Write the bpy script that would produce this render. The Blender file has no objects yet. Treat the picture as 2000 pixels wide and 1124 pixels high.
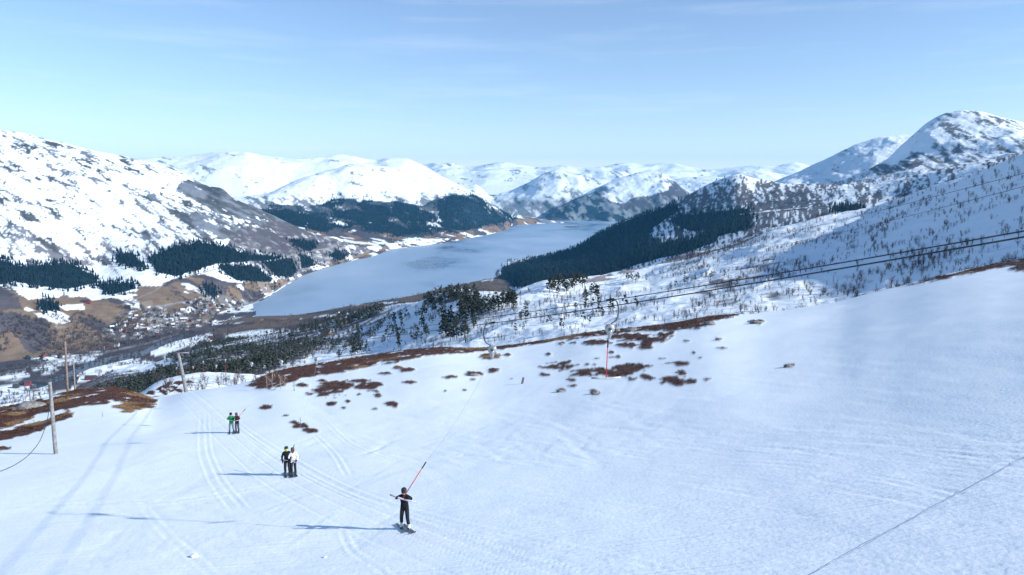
import bpy, bmesh, math, random
import numpy as np
from mathutils import Vector, Matrix
random.seed(7)
rng = np.random.default_rng(7)
scene = bpy.context.scene
COL = scene.collection
R = math.radians

# ------------------------------------------------------------------ camera, sky, sun, exposure
HC = 480.0            # drone height above the fjord (water is z = 0)
FPX = 1333.0          # focal length in photo pixels (2000 px wide)
PITCH = R(8.6)
cam = bpy.data.cameras.new('camera'); camo = bpy.data.objects.new('camera', cam); COL.objects.link(camo)
camo.location = (0, 0, HC); camo.rotation_euler = (math.pi/2 - PITCH, 0, 0)
cam.sensor_width = 36; cam.lens = 36*FPX/2000; cam.clip_start = 0.5; cam.clip_end = 60000
scene.camera = camo

SUN_EL = R(25.5); SUN_AZ = R(108)        # azimuth clockwise from the view direction (+Y)
world = bpy.data.worlds.new('World'); scene.world = world; world.use_nodes = True
nt = world.node_tree; nt.nodes.clear()
def wn(t, **k):
    n = nt.nodes.new(t)
    for a, b in k.items(): setattr(n, a, b)
    return n
sky = wn('ShaderNodeTexSky', sky_type='NISHITA', sun_disc=False)
sky.sun_elevation = SUN_EL; sky.sun_rotation = SUN_AZ; sky.altitude = 1200
sky.air_density = 1.0; sky.dust_density = 0.12; sky.ozone_density = 4.5
bg = wn('ShaderNodeBackground'); bg.inputs['Strength'].default_value = 0.124
out = wn('ShaderNodeOutputWorld')
tc = wn('ShaderNodeTexCoord'); mp = wn('ShaderNodeMapping'); mp.inputs['Scale'].default_value = (2.2, 2.2, 26)
mp.inputs['Rotation'].default_value = (0, R(1.5), 0)
nz = wn('ShaderNodeTexNoise'); nz.inputs['Scale'].default_value = 1.7; nz.inputs['Detail'].default_value = 7; nz.inputs['Roughness'].default_value = .58
rp = wn('ShaderNodeValToRGB'); rp.color_ramp.elements[0].position = .53; rp.color_ramp.elements[1].position = .78
mul = wn('ShaderNodeMath', operation='MULTIPLY'); mul.inputs[1].default_value = .12
mixc = wn('ShaderNodeMix', data_type='RGBA'); mixc.inputs['B'].default_value = (7.2, 7.5, 7.7, 1)
L = nt.links.new
L(tc.outputs['Generated'], mp.inputs['Vector']); L(mp.outputs[0], nz.inputs['Vector']); L(nz.outputs['Fac'], rp.inputs['Fac'])
sep = wn('ShaderNodeSeparateXYZ'); zmx = wn('ShaderNodeMath', operation='MAXIMUM'); zmx.inputs[1].default_value = .025
dv = wn('ShaderNodeMath', operation='DIVIDE'); dv.inputs[0].default_value = -.020; ex = wn('ShaderNodeMath', operation='EXPONENT'); om = wn('ShaderNodeMath', operation='SUBTRACT'); om.inputs[0].default_value = 1
ad = wn('ShaderNodeMath', operation='ADD', use_clamp=True)                # thin high veil: thicker along the longer path near the horizon
L(tc.outputs['Generated'], sep.inputs[0]); L(sep.outputs['Z'], zmx.inputs[0]); L(zmx.outputs[0], dv.inputs[1]); L(dv.outputs[0], ex.inputs[0]); L(ex.outputs[0], om.inputs[1])
L(rp.outputs['Color'], mul.inputs[0]); L(mul.outputs[0], ad.inputs[0]); L(om.outputs[0], ad.inputs[1]); L(ad.outputs[0], mixc.inputs['Factor']); L(sky.outputs[0], mixc.inputs['A'])
L(mixc.outputs['Result'], bg.inputs['Color']); L(bg.outputs[0], out.inputs['Surface'])

sun = bpy.data.lights.new('sun', 'SUN'); sun.energy = 4.8; sun.angle = R(0.53); sun.color = (1, .965, .91)
suno = bpy.data.objects.new('sun', sun); COL.objects.link(suno)
sd = Vector((math.sin(SUN_AZ)*math.cos(SUN_EL), math.cos(SUN_AZ)*math.cos(SUN_EL), math.sin(SUN_EL)))
suno.rotation_euler = (-sd).to_track_quat('-Z', 'Y').to_euler(); suno.location = (0, 0, 900)
scene.view_settings.view_transform = 'Standard'; scene.view_settings.look = 'None'
scene.view_settings.exposure = 0.56; scene.view_settings.gamma = 1
scene.render.engine = 'CYCLES'
scene.cycles.volume_bounces = 0
scene.cycles.max_bounces = 5; scene.cycles.transparent_max_bounces = 8

# ------------------------------------------------------------------ pixel <-> world
CP, SP = math.cos(PITCH), math.sin(PITCH)
def pdir(px, py):
    u = (np.asarray(px, float)-1000)/FPX; v = (562-np.asarray(py, float))/FPX
    return u, CP + v*SP, -SP + v*CP
def project(x, y, z):
    dz = z-HC; f = np.maximum(y*CP - dz*SP, 1e-3); v = y*SP + dz*CP
    return 1000+FPX*x/f, 562-FPX*v/f
def P(px, py, r):                       # pixel at horizontal distance r -> (azimuth, r, z)
    a, b, c = pdir(px, py); h = math.hypot(a, b); return (math.atan2(a, b), r, HC+c/h*r)
def W(px, py, z):                       # pixel on the level z
    a, b, c = pdir(px, py); h = math.hypot(a, b); return (math.atan2(a, b), (z-HC)/c*h, z)
def Q(px, r, z):
    a, b, c = pdir(px, 400); return (math.atan2(a, b), r, z)

# ------------------------------------------------------------------ numpy noise
def vnoise(x, y, seed=0):
    xi = np.floor(x).astype(np.int64); yi = np.floor(y).astype(np.int64)
    fx = x-xi; fy = y-yi; fx = fx*fx*fx*(fx*(fx*6-15)+10); fy = fy*fy*fy*(fy*(fy*6-15)+10)
    def h(a, b):
        n = (a*374761393 + b*668265263 + seed*1274126177) & 0x7fffffff
        n = ((n ^ (n >> 13))*1103515245) & 0x7fffffff
        n = ((n ^ (n >> 15))*12820163) & 0x7fffffff
        return ((n >> 7) & 0xffff)/65535.0
    a = h(xi, yi); b = h(xi+1, yi); c = h(xi, yi+1); d = h(xi+1, yi+1)
    return (a+(b-a)*fx)*(1-fy) + (c+(d-c)*fx)*fy
def fbm(x, y, o=4, seed=0, gain=.5):
    s = 0; a = 1; t = 0
    for i in range(o):
        s = s + a*vnoise(x*(2**i)+17.3*i, y*(2**i)-9.1*i, seed+i*31); t += a; a *= gain
    return s/t                         # 0..1
def sstep(a, b, x):
    t = np.clip((x-a)/(b-a), 0, 1); return t*t*(3-2*t)
def inpoly(px, py, poly):
    n = len(poly); r = np.zeros(px.shape, bool); j = n-1
    for i in range(n):
        xi, yi = poly[i]; xj, yj = poly[j]
        if yi != yj:
            r ^= ((yi > py) != (yj > py)) & (px < (xj-xi)*(py-yi)/(yj-yi)+xi)
        j = i
    return r

def pchip(xk, yk, x):
    """xk (K,), yk (K,...), x (M,) -> (M,...)"""
    xk = np.asarray(xk, float); yk = np.asarray(yk, float); K = len(xk)
    h = np.diff(xk); sh = (K-1,)+(1,)*(yk.ndim-1)
    d = np.diff(yk, axis=0)/h.reshape(sh)
    m = np.zeros_like(yk); m[0] = d[0]; m[-1] = d[-1]
    if K > 2:
        p = d[:-1]*d[1:]; w1 = (2*h[1:]+h[:-1]).reshape((K-2,)+(1,)*(yk.ndim-1)); w2 = (h[1:]+2*h[:-1]).reshape((K-2,)+(1,)*(yk.ndim-1))
        with np.errstate(divide='ignore', invalid='ignore'):
            hm = (w1+w2)/(w1/d[:-1]+w2/d[1:])
        m[1:-1] = np.where(p > 0, hm, 0)
    i = np.clip(np.searchsorted(xk, x)-1, 0, K-2)
    t = ((x-xk[i])/h[i]); ts = t.reshape((len(x),)+(1,)*(yk.ndim-1)); hs = h[i].reshape(ts.shape)
    return ((1+2*ts)*(1-ts)**2)*yk[i] + ts*(1-ts)**2*hs*m[i] + ts*ts*(3-2*ts)*yk[i+1] + ts*ts*(ts-1)*hs*m[i+1]

# ------------------------------------------------------------------ terrain patches (lofted height fields)
class Patch:
    def __init__(s, px0, px1, daz, layers, rows, amp=0.0, lam=400., seed=1, ampf=None):
        a0 = math.atan((px0-1000)/FPX); a1 = math.atan((px1-1000)/FPX)
        s.az = np.linspace(a0, a1, int((a1-a0)/daz)+1)
        Lr = []; Lz = []
        for lay in layers:
            lay = sorted(lay); A = np.array(lay)
            if len(A) == 1: A = np.vstack([A, A+[0.01, 0, 0]])
            azc = np.clip(s.az, A[0, 0], A[-1, 0])
            Lr.append(pchip(A[:, 0], np.log(A[:, 1]), azc)); Lz.append(pchip(A[:, 0], A[:, 2], azc))
        Lr = np.array(Lr); Lz = np.array(Lz)
        for k in range(1, len(Lr)): Lr[k] = np.maximum(Lr[k], Lr[k-1]+.02)
        t = np.concatenate([np.linspace(k, k+1, rows[k], endpoint=False) for k in range(len(rows))]+[[len(rows)]])
        K = np.arange(len(layers))
        s.r = np.exp(pchip(K, Lr, t)); s.t = np.repeat(t[:, None], len(s.az), 1)
        s.z = pchip(K, Lz, t)
        s.x = s.r*np.sin(s.az)[None]; s.y = s.r*np.cos(s.az)[None]
        if amp:
            n = fbm(s.x/lam, s.y/lam, 6, seed, .52)-.5
            rid = 1-np.abs(fbm(s.x/lam*1.7+5, s.y/lam*1.7, 5, seed+9)*2-1)
            s.z = s.z + amp*(n*1.6 + (rid-.75)*.8)*(ampf(s) if ampf else 1)
    def px(s):
        return project(s.x, s.y, s.z)
    def build(s, name, mat, colf):
        nr, nc = s.x.shape
        me = bpy.data.meshes.new(name)
        co = np.stack([s.x, s.y, s.z], -1).reshape(-1, 3)
        i = np.arange(nr*nc).reshape(nr, nc)
        f = np.stack([i[:-1, :-1], i[:-1, 1:], i[1:, 1:], i[1:, :-1]], -1).reshape(-1, 4)
        me.vertices.add(len(co)); me.vertices.foreach_set('co', co.ravel())
        me.loops.add(f.size); me.loops.foreach_set('vertex_index', f.ravel().astype(np.int32))
        me.polygons.add(len(f)); me.polygons.foreach_set('loop_start', np.arange(0, f.size, 4, dtype=np.int32))
        me.polygons.foreach_set('use_smooth', np.ones(len(f), bool))
        me.update(calc_edges=True)
        c = colf(s)
        at = me.color_attributes.new('Col', 'FLOAT_COLOR', 'POINT')
        rgba = np.ones((nr*nc, 4), np.float32); rgba[:, :3] = c.reshape(-1, 3)
        at.data.foreach_set('color', rgba.ravel())
        me.materials.append(mat)
        o = bpy.data.objects.new(name, me); COL.objects.link(o); o['kind'] = 'structure'
        s.obj = o
        return o
    def hit(s, px, py):
        """first point of the patch seen at a pixel"""
        a, b, c = pdir(px, py); az = math.atan2(a, b)
        j = int(np.clip(round((az-s.az[0])/(s.az[1]-s.az[0])), 0, len(s.az)-1))
        tgt = c/math.hypot(a, b); sl = (s.z[:, j]-HC)/s.r[:, j]
        k = np.argmax(sl >= tgt)
        if sl[k] < tgt: k = int(np.argmax(sl))
        if k == 0: r, z = s.r[0, j], s.z[0, j]
        else:
            w = (tgt-sl[k-1])/(sl[k]-sl[k-1]+1e-12); w = min(max(w, 0), 1)
            r = s.r[k-1, j]*(1-w)+s.r[k, j]*w; z = s.z[k-1, j]*(1-w)+s.z[k, j]*w
        return Vector((r*math.sin(az), r*math.cos(az), z))
    def height(s, x, y):
        az = math.atan2(x, y); r = math.hypot(x, y)
        q = (az-s.az[0])/(s.az[1]-s.az[0]); j = int(np.clip(math.floor(q), 0, len(s.az)-2)); w = min(max(q-j, 0), 1)
        return float(np.interp(r, s.r[:, j], s.z[:, j])*(1-w)+np.interp(r, s.r[:, j+1], s.z[:, j+1])*w)

# ------------------------------------------------------------------ materials
def mat(name, base=None, rough=.8, metal=0, spec=.3, attr=False, noise=None, bump=None, extra=None):
    m = bpy.data.materials.new(name); m.use_nodes = True; n = m.node_tree; b = n.nodes['Principled BSDF']
    b.inputs['Roughness'].default_value = rough; b.inputs['Metallic'].default_value = metal
    b.inputs['Specular IOR Level'].default_value = spec
    tcn = n.nodes.new('ShaderNodeTexCoord')
    src = None
    if attr:
        a = n.nodes.new('ShaderNodeAttribute'); a.attribute_name = 'Col'; src = a.outputs['Color']
    elif base: b.inputs['Base Color'].default_value = (*base, 1)
    if noise:                                  # (scale, amount): value variation
        t = n.nodes.new('ShaderNodeTexNoise'); t.inputs['Scale'].default_value = noise[0]; t.inputs['Detail'].default_value = 5
        n.links.new(tcn.outputs['Object'], t.inputs['Vector'])
        mr = n.nodes.new('ShaderNodeMapRange'); mr.inputs['From Min'].default_value = .3; mr.inputs['From Max'].default_value = .7
        mr.inputs['To Min'].default_value = 1-noise[1]; mr.inputs['To Max'].default_value = 1+noise[1]
        n.links.new(t.outputs['Fac'], mr.inputs['Value'])
        mx = n.nodes.new('ShaderNodeMix'); mx.data_type = 'RGBA'; mx.blend_type = 'MULTIPLY'; mx.inputs['Factor'].default_value = 1
        if src is None:
            mx.inputs['A'].default_value = (*base, 1)
        else: n.links.new(src, mx.inputs['A'])
        n.links.new(mr.outputs[0], mx.inputs['B']); src = mx.outputs['Result']
    if src is not None: n.links.new(src, b.inputs['Base Color'])
    if bump:                                   # list of (scale vec, detail, strength, distance)
        prev = None
        for sc, det, st, di in bump:
            mpn = n.nodes.new('ShaderNodeMapping'); mpn.inputs['Scale'].default_value = sc[:3]
            if len(sc) > 3: mpn.inputs['Rotation'].default_value = (0, 0, sc[3])
            t = n.nodes.new('ShaderNodeTexNoise'); t.inputs['Scale'].default_value = 1; t.inputs['Detail'].default_value = det
            n.links.new(tcn.outputs['Object'], mpn.inputs[0]); n.links.new(mpn.outputs[0], t.inputs['Vector'])
            bp = n.nodes.new('ShaderNodeBump'); bp.inputs['Strength'].default_value = st; bp.inputs['Distance'].default_value = di
            n.links.new(t.outputs['Fac'], bp.inputs['Height'])
            if prev: n.links.new(prev.outputs[0], bp.inputs['Normal'])
            prev = bp
        n.links.new(prev.outputs[0], b.inputs['Normal'])
    return m
TRACK = math.atan2(30, -19.7)
M_SLOPE = mat('piste_snow', attr=True, rough=.75, spec=.25,
              bump=[((5.5, 5.5, 5.5), 3, .5, .035), ((.10, 7, 1, -TRACK), 2, .5, .03), ((.09, 5, 1, .7), 2, .4, .028), ((.12, 6, 1, -1.05), 2, .4, .024), ((.07, 5, 1, .15), 2, .45, .03), ((.12, 1.6, 1, -.35), 4, .35, .05), ((.25, .25, .25), 3, .3, .12)])
M_TERR = mat('mountain_ground', attr=True, rough=.9, spec=.1, noise=(.02, .06), bump=[((.03, .03, .03), 6, .6, 12)])
M_MID = mat('hillside_snow', attr=True, rough=.9, spec=.1, bump=[((.12, .12, .12), 5, .5, 2.0)])

SNOW = np.array([.80, .88, .93]); ROCK = np.array([.065, .075, .095]); CONI = np.array([.009, .020, .030]); BIRCH = np.array([.080, .073, .085])
BROWN = np.array([.175, .13, .095]); HEATH = np.array([.075, .034, .024]); TAN = np.array([.25, .16, .085]); GREY = np.array([.2, .2, .21])
def mixc3(a, b, w): return a*(1-w[..., None])+b*w[..., None]

# ================================================================== the near ski slope
PA, PB, PC, PK = .06, -.2006, -8.55, .0022
def slope_z(x, y): return PC+PA*x+PB*y+PK*max(x+10, 0)**2
def plane_pt(px, py):                   # where a pixel meets the dished slope
    a, b, c = pdir(px, py); lo, hi = 2., 140.
    for _ in range(50):
        m = (lo+hi)/2
        if c/b*m > slope_z(a/b*m, m): lo = m
        else: hi = m
    return (math.atan2(a, b), lo*math.hypot(a/b, 1), HC+c/b*lo)
xs = list(range(-500, 2700, 100))
def plane_r(px, r):
    az = math.atan((px-1000)/FPX); x = r*math.sin(az); y = r*math.cos(az); return (az, r, HC+slope_z(x, y))
crest = [(-500, 815, 95), (-200, 806, 100), (0, 797, 105), (60, 785, 108), (130, 768, 110), (205, 757, 112), (260, 765, 110), (300, 776, 108),
         (365, 765, 106), (430, 756, 105), (490, 744, 107), (540, 727, 111), (620, 713, 116), (700, 700, 118), (800, 686, 118), (860, 681, 118), (930, 681, 118), (1000, 675, 118),
         (1080, 664, 118), (1150, 651, 118), (1230, 642, 118), (1300, 633, 118), (1400, 617, 120), (1480, 612, 122), (1560, 602, 124), (1640, 589, 126),
         (1700, 574, 128), (1760, 560, 130), (1850, 538, 132), (1920, 523, 134), (2000, 510, 135), (2150, 480, 135), (2500, 420, 130)]
A_ = [P(*c) for c in crest]
behind = [(a, r*1.35, HC+(z-HC)*1.35-6-.035*r) for a, r, z in A_]
behind2 = [(a, r*2.0, HC+(z-HC)*2.0-45) for a, r, z in A_]
near = Patch(-420, 2420, .0015, [[plane_r(x, 4) for x in xs], [plane_r(x, 12.5) for x in xs],
             [plane_pt(x, 960) for x in xs], [plane_pt(x, 860) for x in xs],
             A_, behind, behind2], [4, 125, 85, 130, 14, 6])
near.z += (fbm(near.x/9, near.y/9, 4, 3)-.5)*.22*sstep(10, 30, near.r) + (fbm(near.x/32, near.y/32, 3, 5)-.5)*.7*sstep(14, 45, near.r)
near.z += (fbm(near.x/1.6, near.y/1.6, 3, 41)-.5)*.028*sstep(48, 26, near.r)
NPX, NPY = near.px()
# --- brown heather showing through the snow
bands = [
 [(-500,818),(-200,806),(0,798),(43,789),(96,781),(128,766),(208,755),(240,758),(288,774),(310,786),(285,799),(247,805),(218,797),(256,785),(216,785),(208,789),(160,795),(136,803),(149,809),(128,803),(112,806),(69,812),(64,820),(0,840),(-200,860),(-500,880)],
 [(28,850),(32,836),(60,828),(130,806),(150,812),(110,830),(70,847),(45,858)], [(-60,850),(0,845),(30,843),(28,858),(0,862),(-60,868)], [(-40,880),(0,874),(18,872),(12,884),(-40,892)],
 [(484,756),(509,734),(542,722),(604,711),(654,705),(705,697),(756,690),(807,683),(845,678),(900,677),(900,687),(858,693),(807,703),(756,710),(718,718),(680,727),(629,731),(591,741),(553,756),(527,764),(509,759)],
 [(850,676),(926,677),(1003,671),(1079,660),(1130,648),(1181,643),(1232,638),(1295,629),(1350,620),(1350,641),(1283,647),(1232,648),(1188,655),(1130,662),(1054,672),(990,682),(919,688),(850,694)],
 [(1300,629),(1346,618),(1407,611),(1453,609),(1435,618),(1389,628),(1396,635),(1353,644),(1321,646),(1300,647)],
 [(1755,562),(1834,541),(1905,524),(1958,513),(2000,505),(2200,465),(2200,485),(2000,519),(1951,523),(1905,532),(1855,544)], [(1972,527),(2000,518),(2080,500),(2080,525),(2000,532)]]
spots = [(519,796,14,5),(575,826,7,3),(590,833,14,5),(606,842,14,5),(645,763,30,10),(622,770,24,4),(662,752,28,7),(715,757,22,6),(735,752,14,4),(700,745,22,4),(795,724,14,4),(778,719,10,3),(752,730,12,3),(592,753,11,3),(632,745,8,3),
 (647,790,11,4),(679,785,5,2),(671,797,6,2),(765,790,12,5),(738,773,6,4),(735,800,7,2),(880,738,14,3),(925,731,17,5),(797,747,13,3),(735,765,6,3),(960,697,20,5),(990,694,9,2),(965,723,11,4),(907,762,4,2),(922,741,6,2),
 (1072,693,5,2),(1097,672,6,3),(1121,671,6,2),(1164,670,22,5),(1225,659,38,6),(1275,665,28,6),(1225,675,22,5),(1262,676,14,6),(1300,655,18,5),(1100,717,28,8),(1075,717,20,3),(1066,732,12,3),(1140,731,26,7),(1172,727,16,7),(1200,730,26,5),(1228,722,28,9),(1255,716,16,4),
 (1235,741,10,3),(1263,738,13,5),(1118,743,9,3),(1120,753,10,2),(1095,763,11,3),(1163,767,9,4),(1195,689,6,2),(1195,697,6,3),(1208,698,6,2),(1166,700,5,2),(1293,701,5,2),(1325,712,20,4),(1330,730,14,4),(1310,743,24,7),(1322,749,14,5),(1350,744,12,4),
 (1380,741,9,2),(1341,667,6,2),(1401,663,8,2),(1407,680,9,2),(1478,630,14,4),(1540,715,10,3),(1368,700,4,2),(1355,689,4,2),(1148,712,5,2),(1162,713,4,2),(1000,741,3,1.5),(700,770,6,2),(870,764,4,1.5),(560,812,5,2)]
wx = (fbm(near.x/2.2, near.y/2.2, 5, 11, .68)-.5); wy = (fbm(near.x/2.2+50, near.y/2.2, 5, 12, .68)-.5)
HM = np.zeros(near.x.shape)
for b in bands:
    HM = np.maximum(HM, inpoly(NPX+wx*34, NPY+wy*13, b).astype(float))
for (cx, cy, rx, ry) in spots:
    d = ((NPX+wx*rx*1.5-cx)/rx)**2+((NPY+wy*ry*2.4-cy)/ry)**2
    HM = np.maximum(HM, (d+1.5*(fbm(near.x/.7, near.y/.7, 3, 14)-.5) < 1.1).astype(float))
HM = HM*((fbm(near.x/1.1, near.y/2.6, 4, 15) < .74) | (near.t > 4))*(near.t < 4.6)
# smooth the mask slightly and let the turf stand a little above the snow
Hs = HM.copy()
for _ in range(2):
    Hs[1:-1, 1:-1] = (Hs[1:-1, 1:-1]*2+Hs[:-2, 1:-1]+Hs[2:, 1:-1]+Hs[1:-1, :-2]+Hs[1:-1, 2:])/6
near.z += Hs*(.02+.22*fbm(near.x/.9, near.y/.9, 3, 21)*sstep(70, 100, near.r))
# --- ski tracks pressed into the snow
def dense(pts, n=40):
    A = np.array(pts, float); t = np.linspace(0, 1, len(A)); tt = np.linspace(0, 1, n)
    return np.stack([pchip(t, A[:, 0], tt), pchip(t, A[:, 1], tt)], -1)
def world_line(pxpts, n=40):
    return np.array([near.hit(px, py)[:2] for px, py in dense(pxpts, n)])
def carve(line, depth=.06, w=.09, berm=.5, offs=(0,), rough=0):
    w *= .8; w1 = max(w, .0055*float(np.hypot(line[:, 0], line[:, 1]).mean()) if len(line) < 30 else 0); depth *= .42*(w/w1)**.5; w = w1
    if len(offs) > 1 and len(line) >= 30: depth *= .3
    x0, y0 = line.min(0)-1.2; x1, y1 = line.max(0)+1.2
    m = (near.x > x0) & (near.x < x1) & (near.y > y0) & (near.y < y1) & (near.t < 4)
    if not m.any(): return
    X = near.x[m]; Y = near.y[m]
    best = np.full(X.shape, 9e9); side = np.zeros(X.shape); lens = np.zeros(X.shape)
    for i in range(len(line)-1):
        ax, ay = line[i]; bx, by = line[i+1]; dx, dy = bx-ax, by-ay; l2 = dx*dx+dy*dy+1e-9
        t = np.clip(((X-ax)*dx+(Y-ay)*dy)/l2, 0, 1); ex = X-ax-t*dx; ey = Y-ay-t*dy
        d2 = ex*ex+ey*ey; k = d2 < best
        best[k] = d2[k]; side[k] = np.sign(ex*dy-ey*dx)[k]; lens[k] = (i+t[k])/(len(line)-1)
    sdist = np.sqrt(best)*side; dz = 0
    fade = sstep(0, .1, lens)*sstep(1, .9, lens)
    for o in offs:
        q = sdist-o
        dz = dz - depth*np.exp(-(q/w)**2) + depth*berm*np.exp(-((q-2.1*w)/(w*.9))**2)
    if rough: fade = fade*(.4+1.2*fbm(X/.35, Y/.35, 3, 77))
    near.z[m] += dz*fade*(1-Hs[m])
lift_track = [(340,748),(385,782),(455,848),(565,932),(790,1037),(960,1100),(1150,1165)]
W0 = world_line(lift_track, 70)
for k in range(15): carve(W0, random.uniform(.015, .045), random.uniform(.05, .09), .5, (random.uniform(-1.6, 1.6),))
carve(world_line([(395,765),(500,845),(590,900),(700,955),(860,1005),(1040,1045),(1300,1100),(1500,1160)], 60), .07, .13, 1.3, (0, .5, .85), 1)
carve(world_line([(410,800),(415,870),(440,930),(500,1000)], 40), .07, .11, 1.0, (0, .4, .9), 1)
carve(world_line([(290,985),(340,1040),(400,1090),(470,1150)], 30), .06, .10, .9, (0, .4), 1)
carve(world_line([(680,1030),(700,1070),(760,1110),(800,1150)], 30), .06, .10, .9, (0, .35), 1)
carve(world_line([(100,985),(250,985),(400,970),(520,950)], 30), .07, .2, 1.2, (0,), 1)
carve(world_line([(0,990),(160,985),(300,978),(420,985)], 30), .07, .2, 1.2, (0,), 1)
carve(world_line([(640,820),(700,870),(780,900)], 30), .07, .11, .9, (0, .4), 1)
carve(world_line([(620,845),(665,890),(690,930)], 30), .07, .11, .9, (0, .4), 1)
for i in range(1100):
    zone = random.random()
    if zone < .35: px = random.uniform(560, 1250); py = random.uniform(770, 900); L0 = random.uniform(40, 130)
    elif zone < .62: px = random.uniform(1250, 2000); py = random.uniform(max(640, 700-(px-1300)*.13), 880); L0 = random.uniform(60, 200)
    elif zone < .8: px = random.uniform(0, 700); py = random.uniform(870, 1110); L0 = random.uniform(60, 170)
    else: px = random.uniform(900, 1950); py = random.uniform(820, 1110); L0 = random.uniform(80, 260)
    if 330 < px < 560 and py < 900: continue
    L0 = min(L0, max(0, 2080-px))
    if L0 < 30: continue
    th = random.choice([random.gauss(.35, .3), random.gauss(-.5, .3), random.gauss(.1, .2)]) if zone < .35 or .62 < zone < .8 else random.gauss(.10, .10)
    cv = random.uniform(-.3, .3); pts = []
    for q in range(4):
        pts.append((px, py)); px += L0/3*math.cos(th); py += L0/3*math.sin(th)*.6; th += cv/3
    try: carve(world_line(pts, 14), random.uniform(.015, .045), random.uniform(.045, .08), .55, (0, .4) if random.random() < .35 else (0,), 1)
    except Exception: pass
def near_col(s):
    n = fbm(s.x/3, s.y/3, 4, 31); n2 = fbm(s.x/.5, s.y/.5, 3, 33)
    c = np.broadcast_to(SNOW, s.x.shape+(3,)).copy()*(.985+.03*n[..., None])
    tan = sstep(.66, .78, fbm(s.x/7+3, s.y/7, 3, 44)+.3*sstep(205, 260, NPX+wx*60)*(NPX < 330)*(NPY < 815)-.04)
    h = mixc3(np.broadcast_to(HEATH, c.shape), TAN, tan*.8)*(.55+.9*n2[..., None])
    return mixc3(c, h, np.clip(Hs*1.25-.1, 0, 1))
near.build('ski_slope', M_SLOPE, near_col)

# ================================================================== snowy mound below the crest, left of centre
mound = Patch(200, 640, .0016, [[P(200, 800, 112), P(640, 800, 112)], [P(240, 790, 128), P(290, 778, 128), P(400, 772, 128), P(500, 770, 128), P(600, 770, 128)],
              [P(240, 795, 165), P(280, 768, 165), P(300, 752, 165), P(330, 740, 165), P(370, 732, 168), P(410, 729, 170), P(450, 729, 172), P(490, 733, 172), P(530, 744, 172), P(600, 775, 172)],
              [P(240, 830, 230), P(600, 820, 230)]], [8, 40, 14], .9, 22, 4)
mpx, mpy = mound.px()
def mound_col(s):
    c = np.broadcast_to(SNOW, s.x.shape+(3,)).copy()
    w = fbm(s.x/5, s.y/5, 4, 61)-.5
    k = np.zeros(s.x.shape)
    for cx, cy, rx, ry in [(330, 755, 9, 9), (318, 762, 6, 7), (355, 750, 14, 5), (295, 768, 10, 5), (372, 748, 7, 3), (345, 760, 8, 3)]:
        k = np.maximum(k, (((mpx+w*24-cx)/rx)**2+((mpy+w*14-cy)/ry)**2 < 1).astype(float))
    return mixc3(c, HEATH*1.1, k)
mound.build('snow_mound', M_MID, mound_col)

# ================================================================== hillside with birches and pines (right and middle distance)
M0 = [P(x, y, 215) for x, y in [(150,830),(400,800),(550,795),(700,765),(850,745),(1000,725),(1200,695),(1400,665),(1600,635),(1800,595),(2000,555),(2500,470)]]
M1 = [P(150,800,520), P(250,778,520),P(400,752,480),(P(520,742,400)),P(700,708,420),P(850,684,370),P(1000,668,330),P(1200,642,320),P(1400,608,320),P(1600,588,320),P(1800,548,300),P(2000,508,285),P(2500,410,250)]
M2 = [P(150,770,900),P(250,740,960),P(400,705,850),P(550,688,760),P(700,655,720),P(850,628,540),P(1000,612,430),P(1200,590,430),P(1400,545,450),P(1600,500,480),P(1800,458,450),P(2000,405,420),P(2500,270,380)]
M3 = [P(150,758,1250),P(250,722,1350),P(400,680,1300),P(550,650,1250),P(640,630,1150),P(700,615,1050),P(770,601,900),P(830,584,760),P(870,572,700),P(930,569,630),P(1000,574,570),P(1080,553,560),P(1150,543,620),P(1250,522,680),P(1340,497,720),P(1400,480,720),P(1480,455,700),P(1540,440,690),P(1610,424,685),P(1674,413,680),P(1800,375,640),P(1900,345,600),P(2000,305,560),P(2500,140,500)]
M4 = [Q(150,1700,5),Q(250,1750,8),Q(400,1850,14),Q(550,1800,50),Q(640,1700,90),Q(700,1650,110),Q(830,1350,190),Q(1000,1100,240),Q(1200,1250,240),Q(1500,1300,290),Q(2000,1000,420),Q(2500,900,480)]
M5 = [Q(150,2300,-40),Q(340,2300,2),Q(400,2500,5),Q(450,2590,4),Q(480,2610,3),Q(560,2590,3),Q(620,2650,3),Q(700,2780,4),Q(800,2940,4),Q(860,3130,5),Q(930,3350,6),Q(970,3450,5),Q(1050,3200,0),Q(1300,2300,10),Q(2500,1800,100)]
M6 = [Q(150,3200,-60),Q(400,2700,-25),Q(480,2760,-25),Q(700,2930,-25),Q(860,3300,-25),Q(970,3650,-25),Q(1100,3700,-40),Q(2500,3600,-60)]
mid = Patch(120, 2450, .0017, [M0, M1, M2, M3, M4, M5, M6], [8, 60, 70, 32, 24, 8], 6, 90, 8,
            ampf=lambda s: sstep(0, .6, s.t)*(1-.75*sstep(3.2, 4.4, s.t)))
MPX, MPY = mid.px()
mid_forest = np.zeros(mid.x.shape); mid_birch = np.zeros(mid.x.shape)
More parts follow.
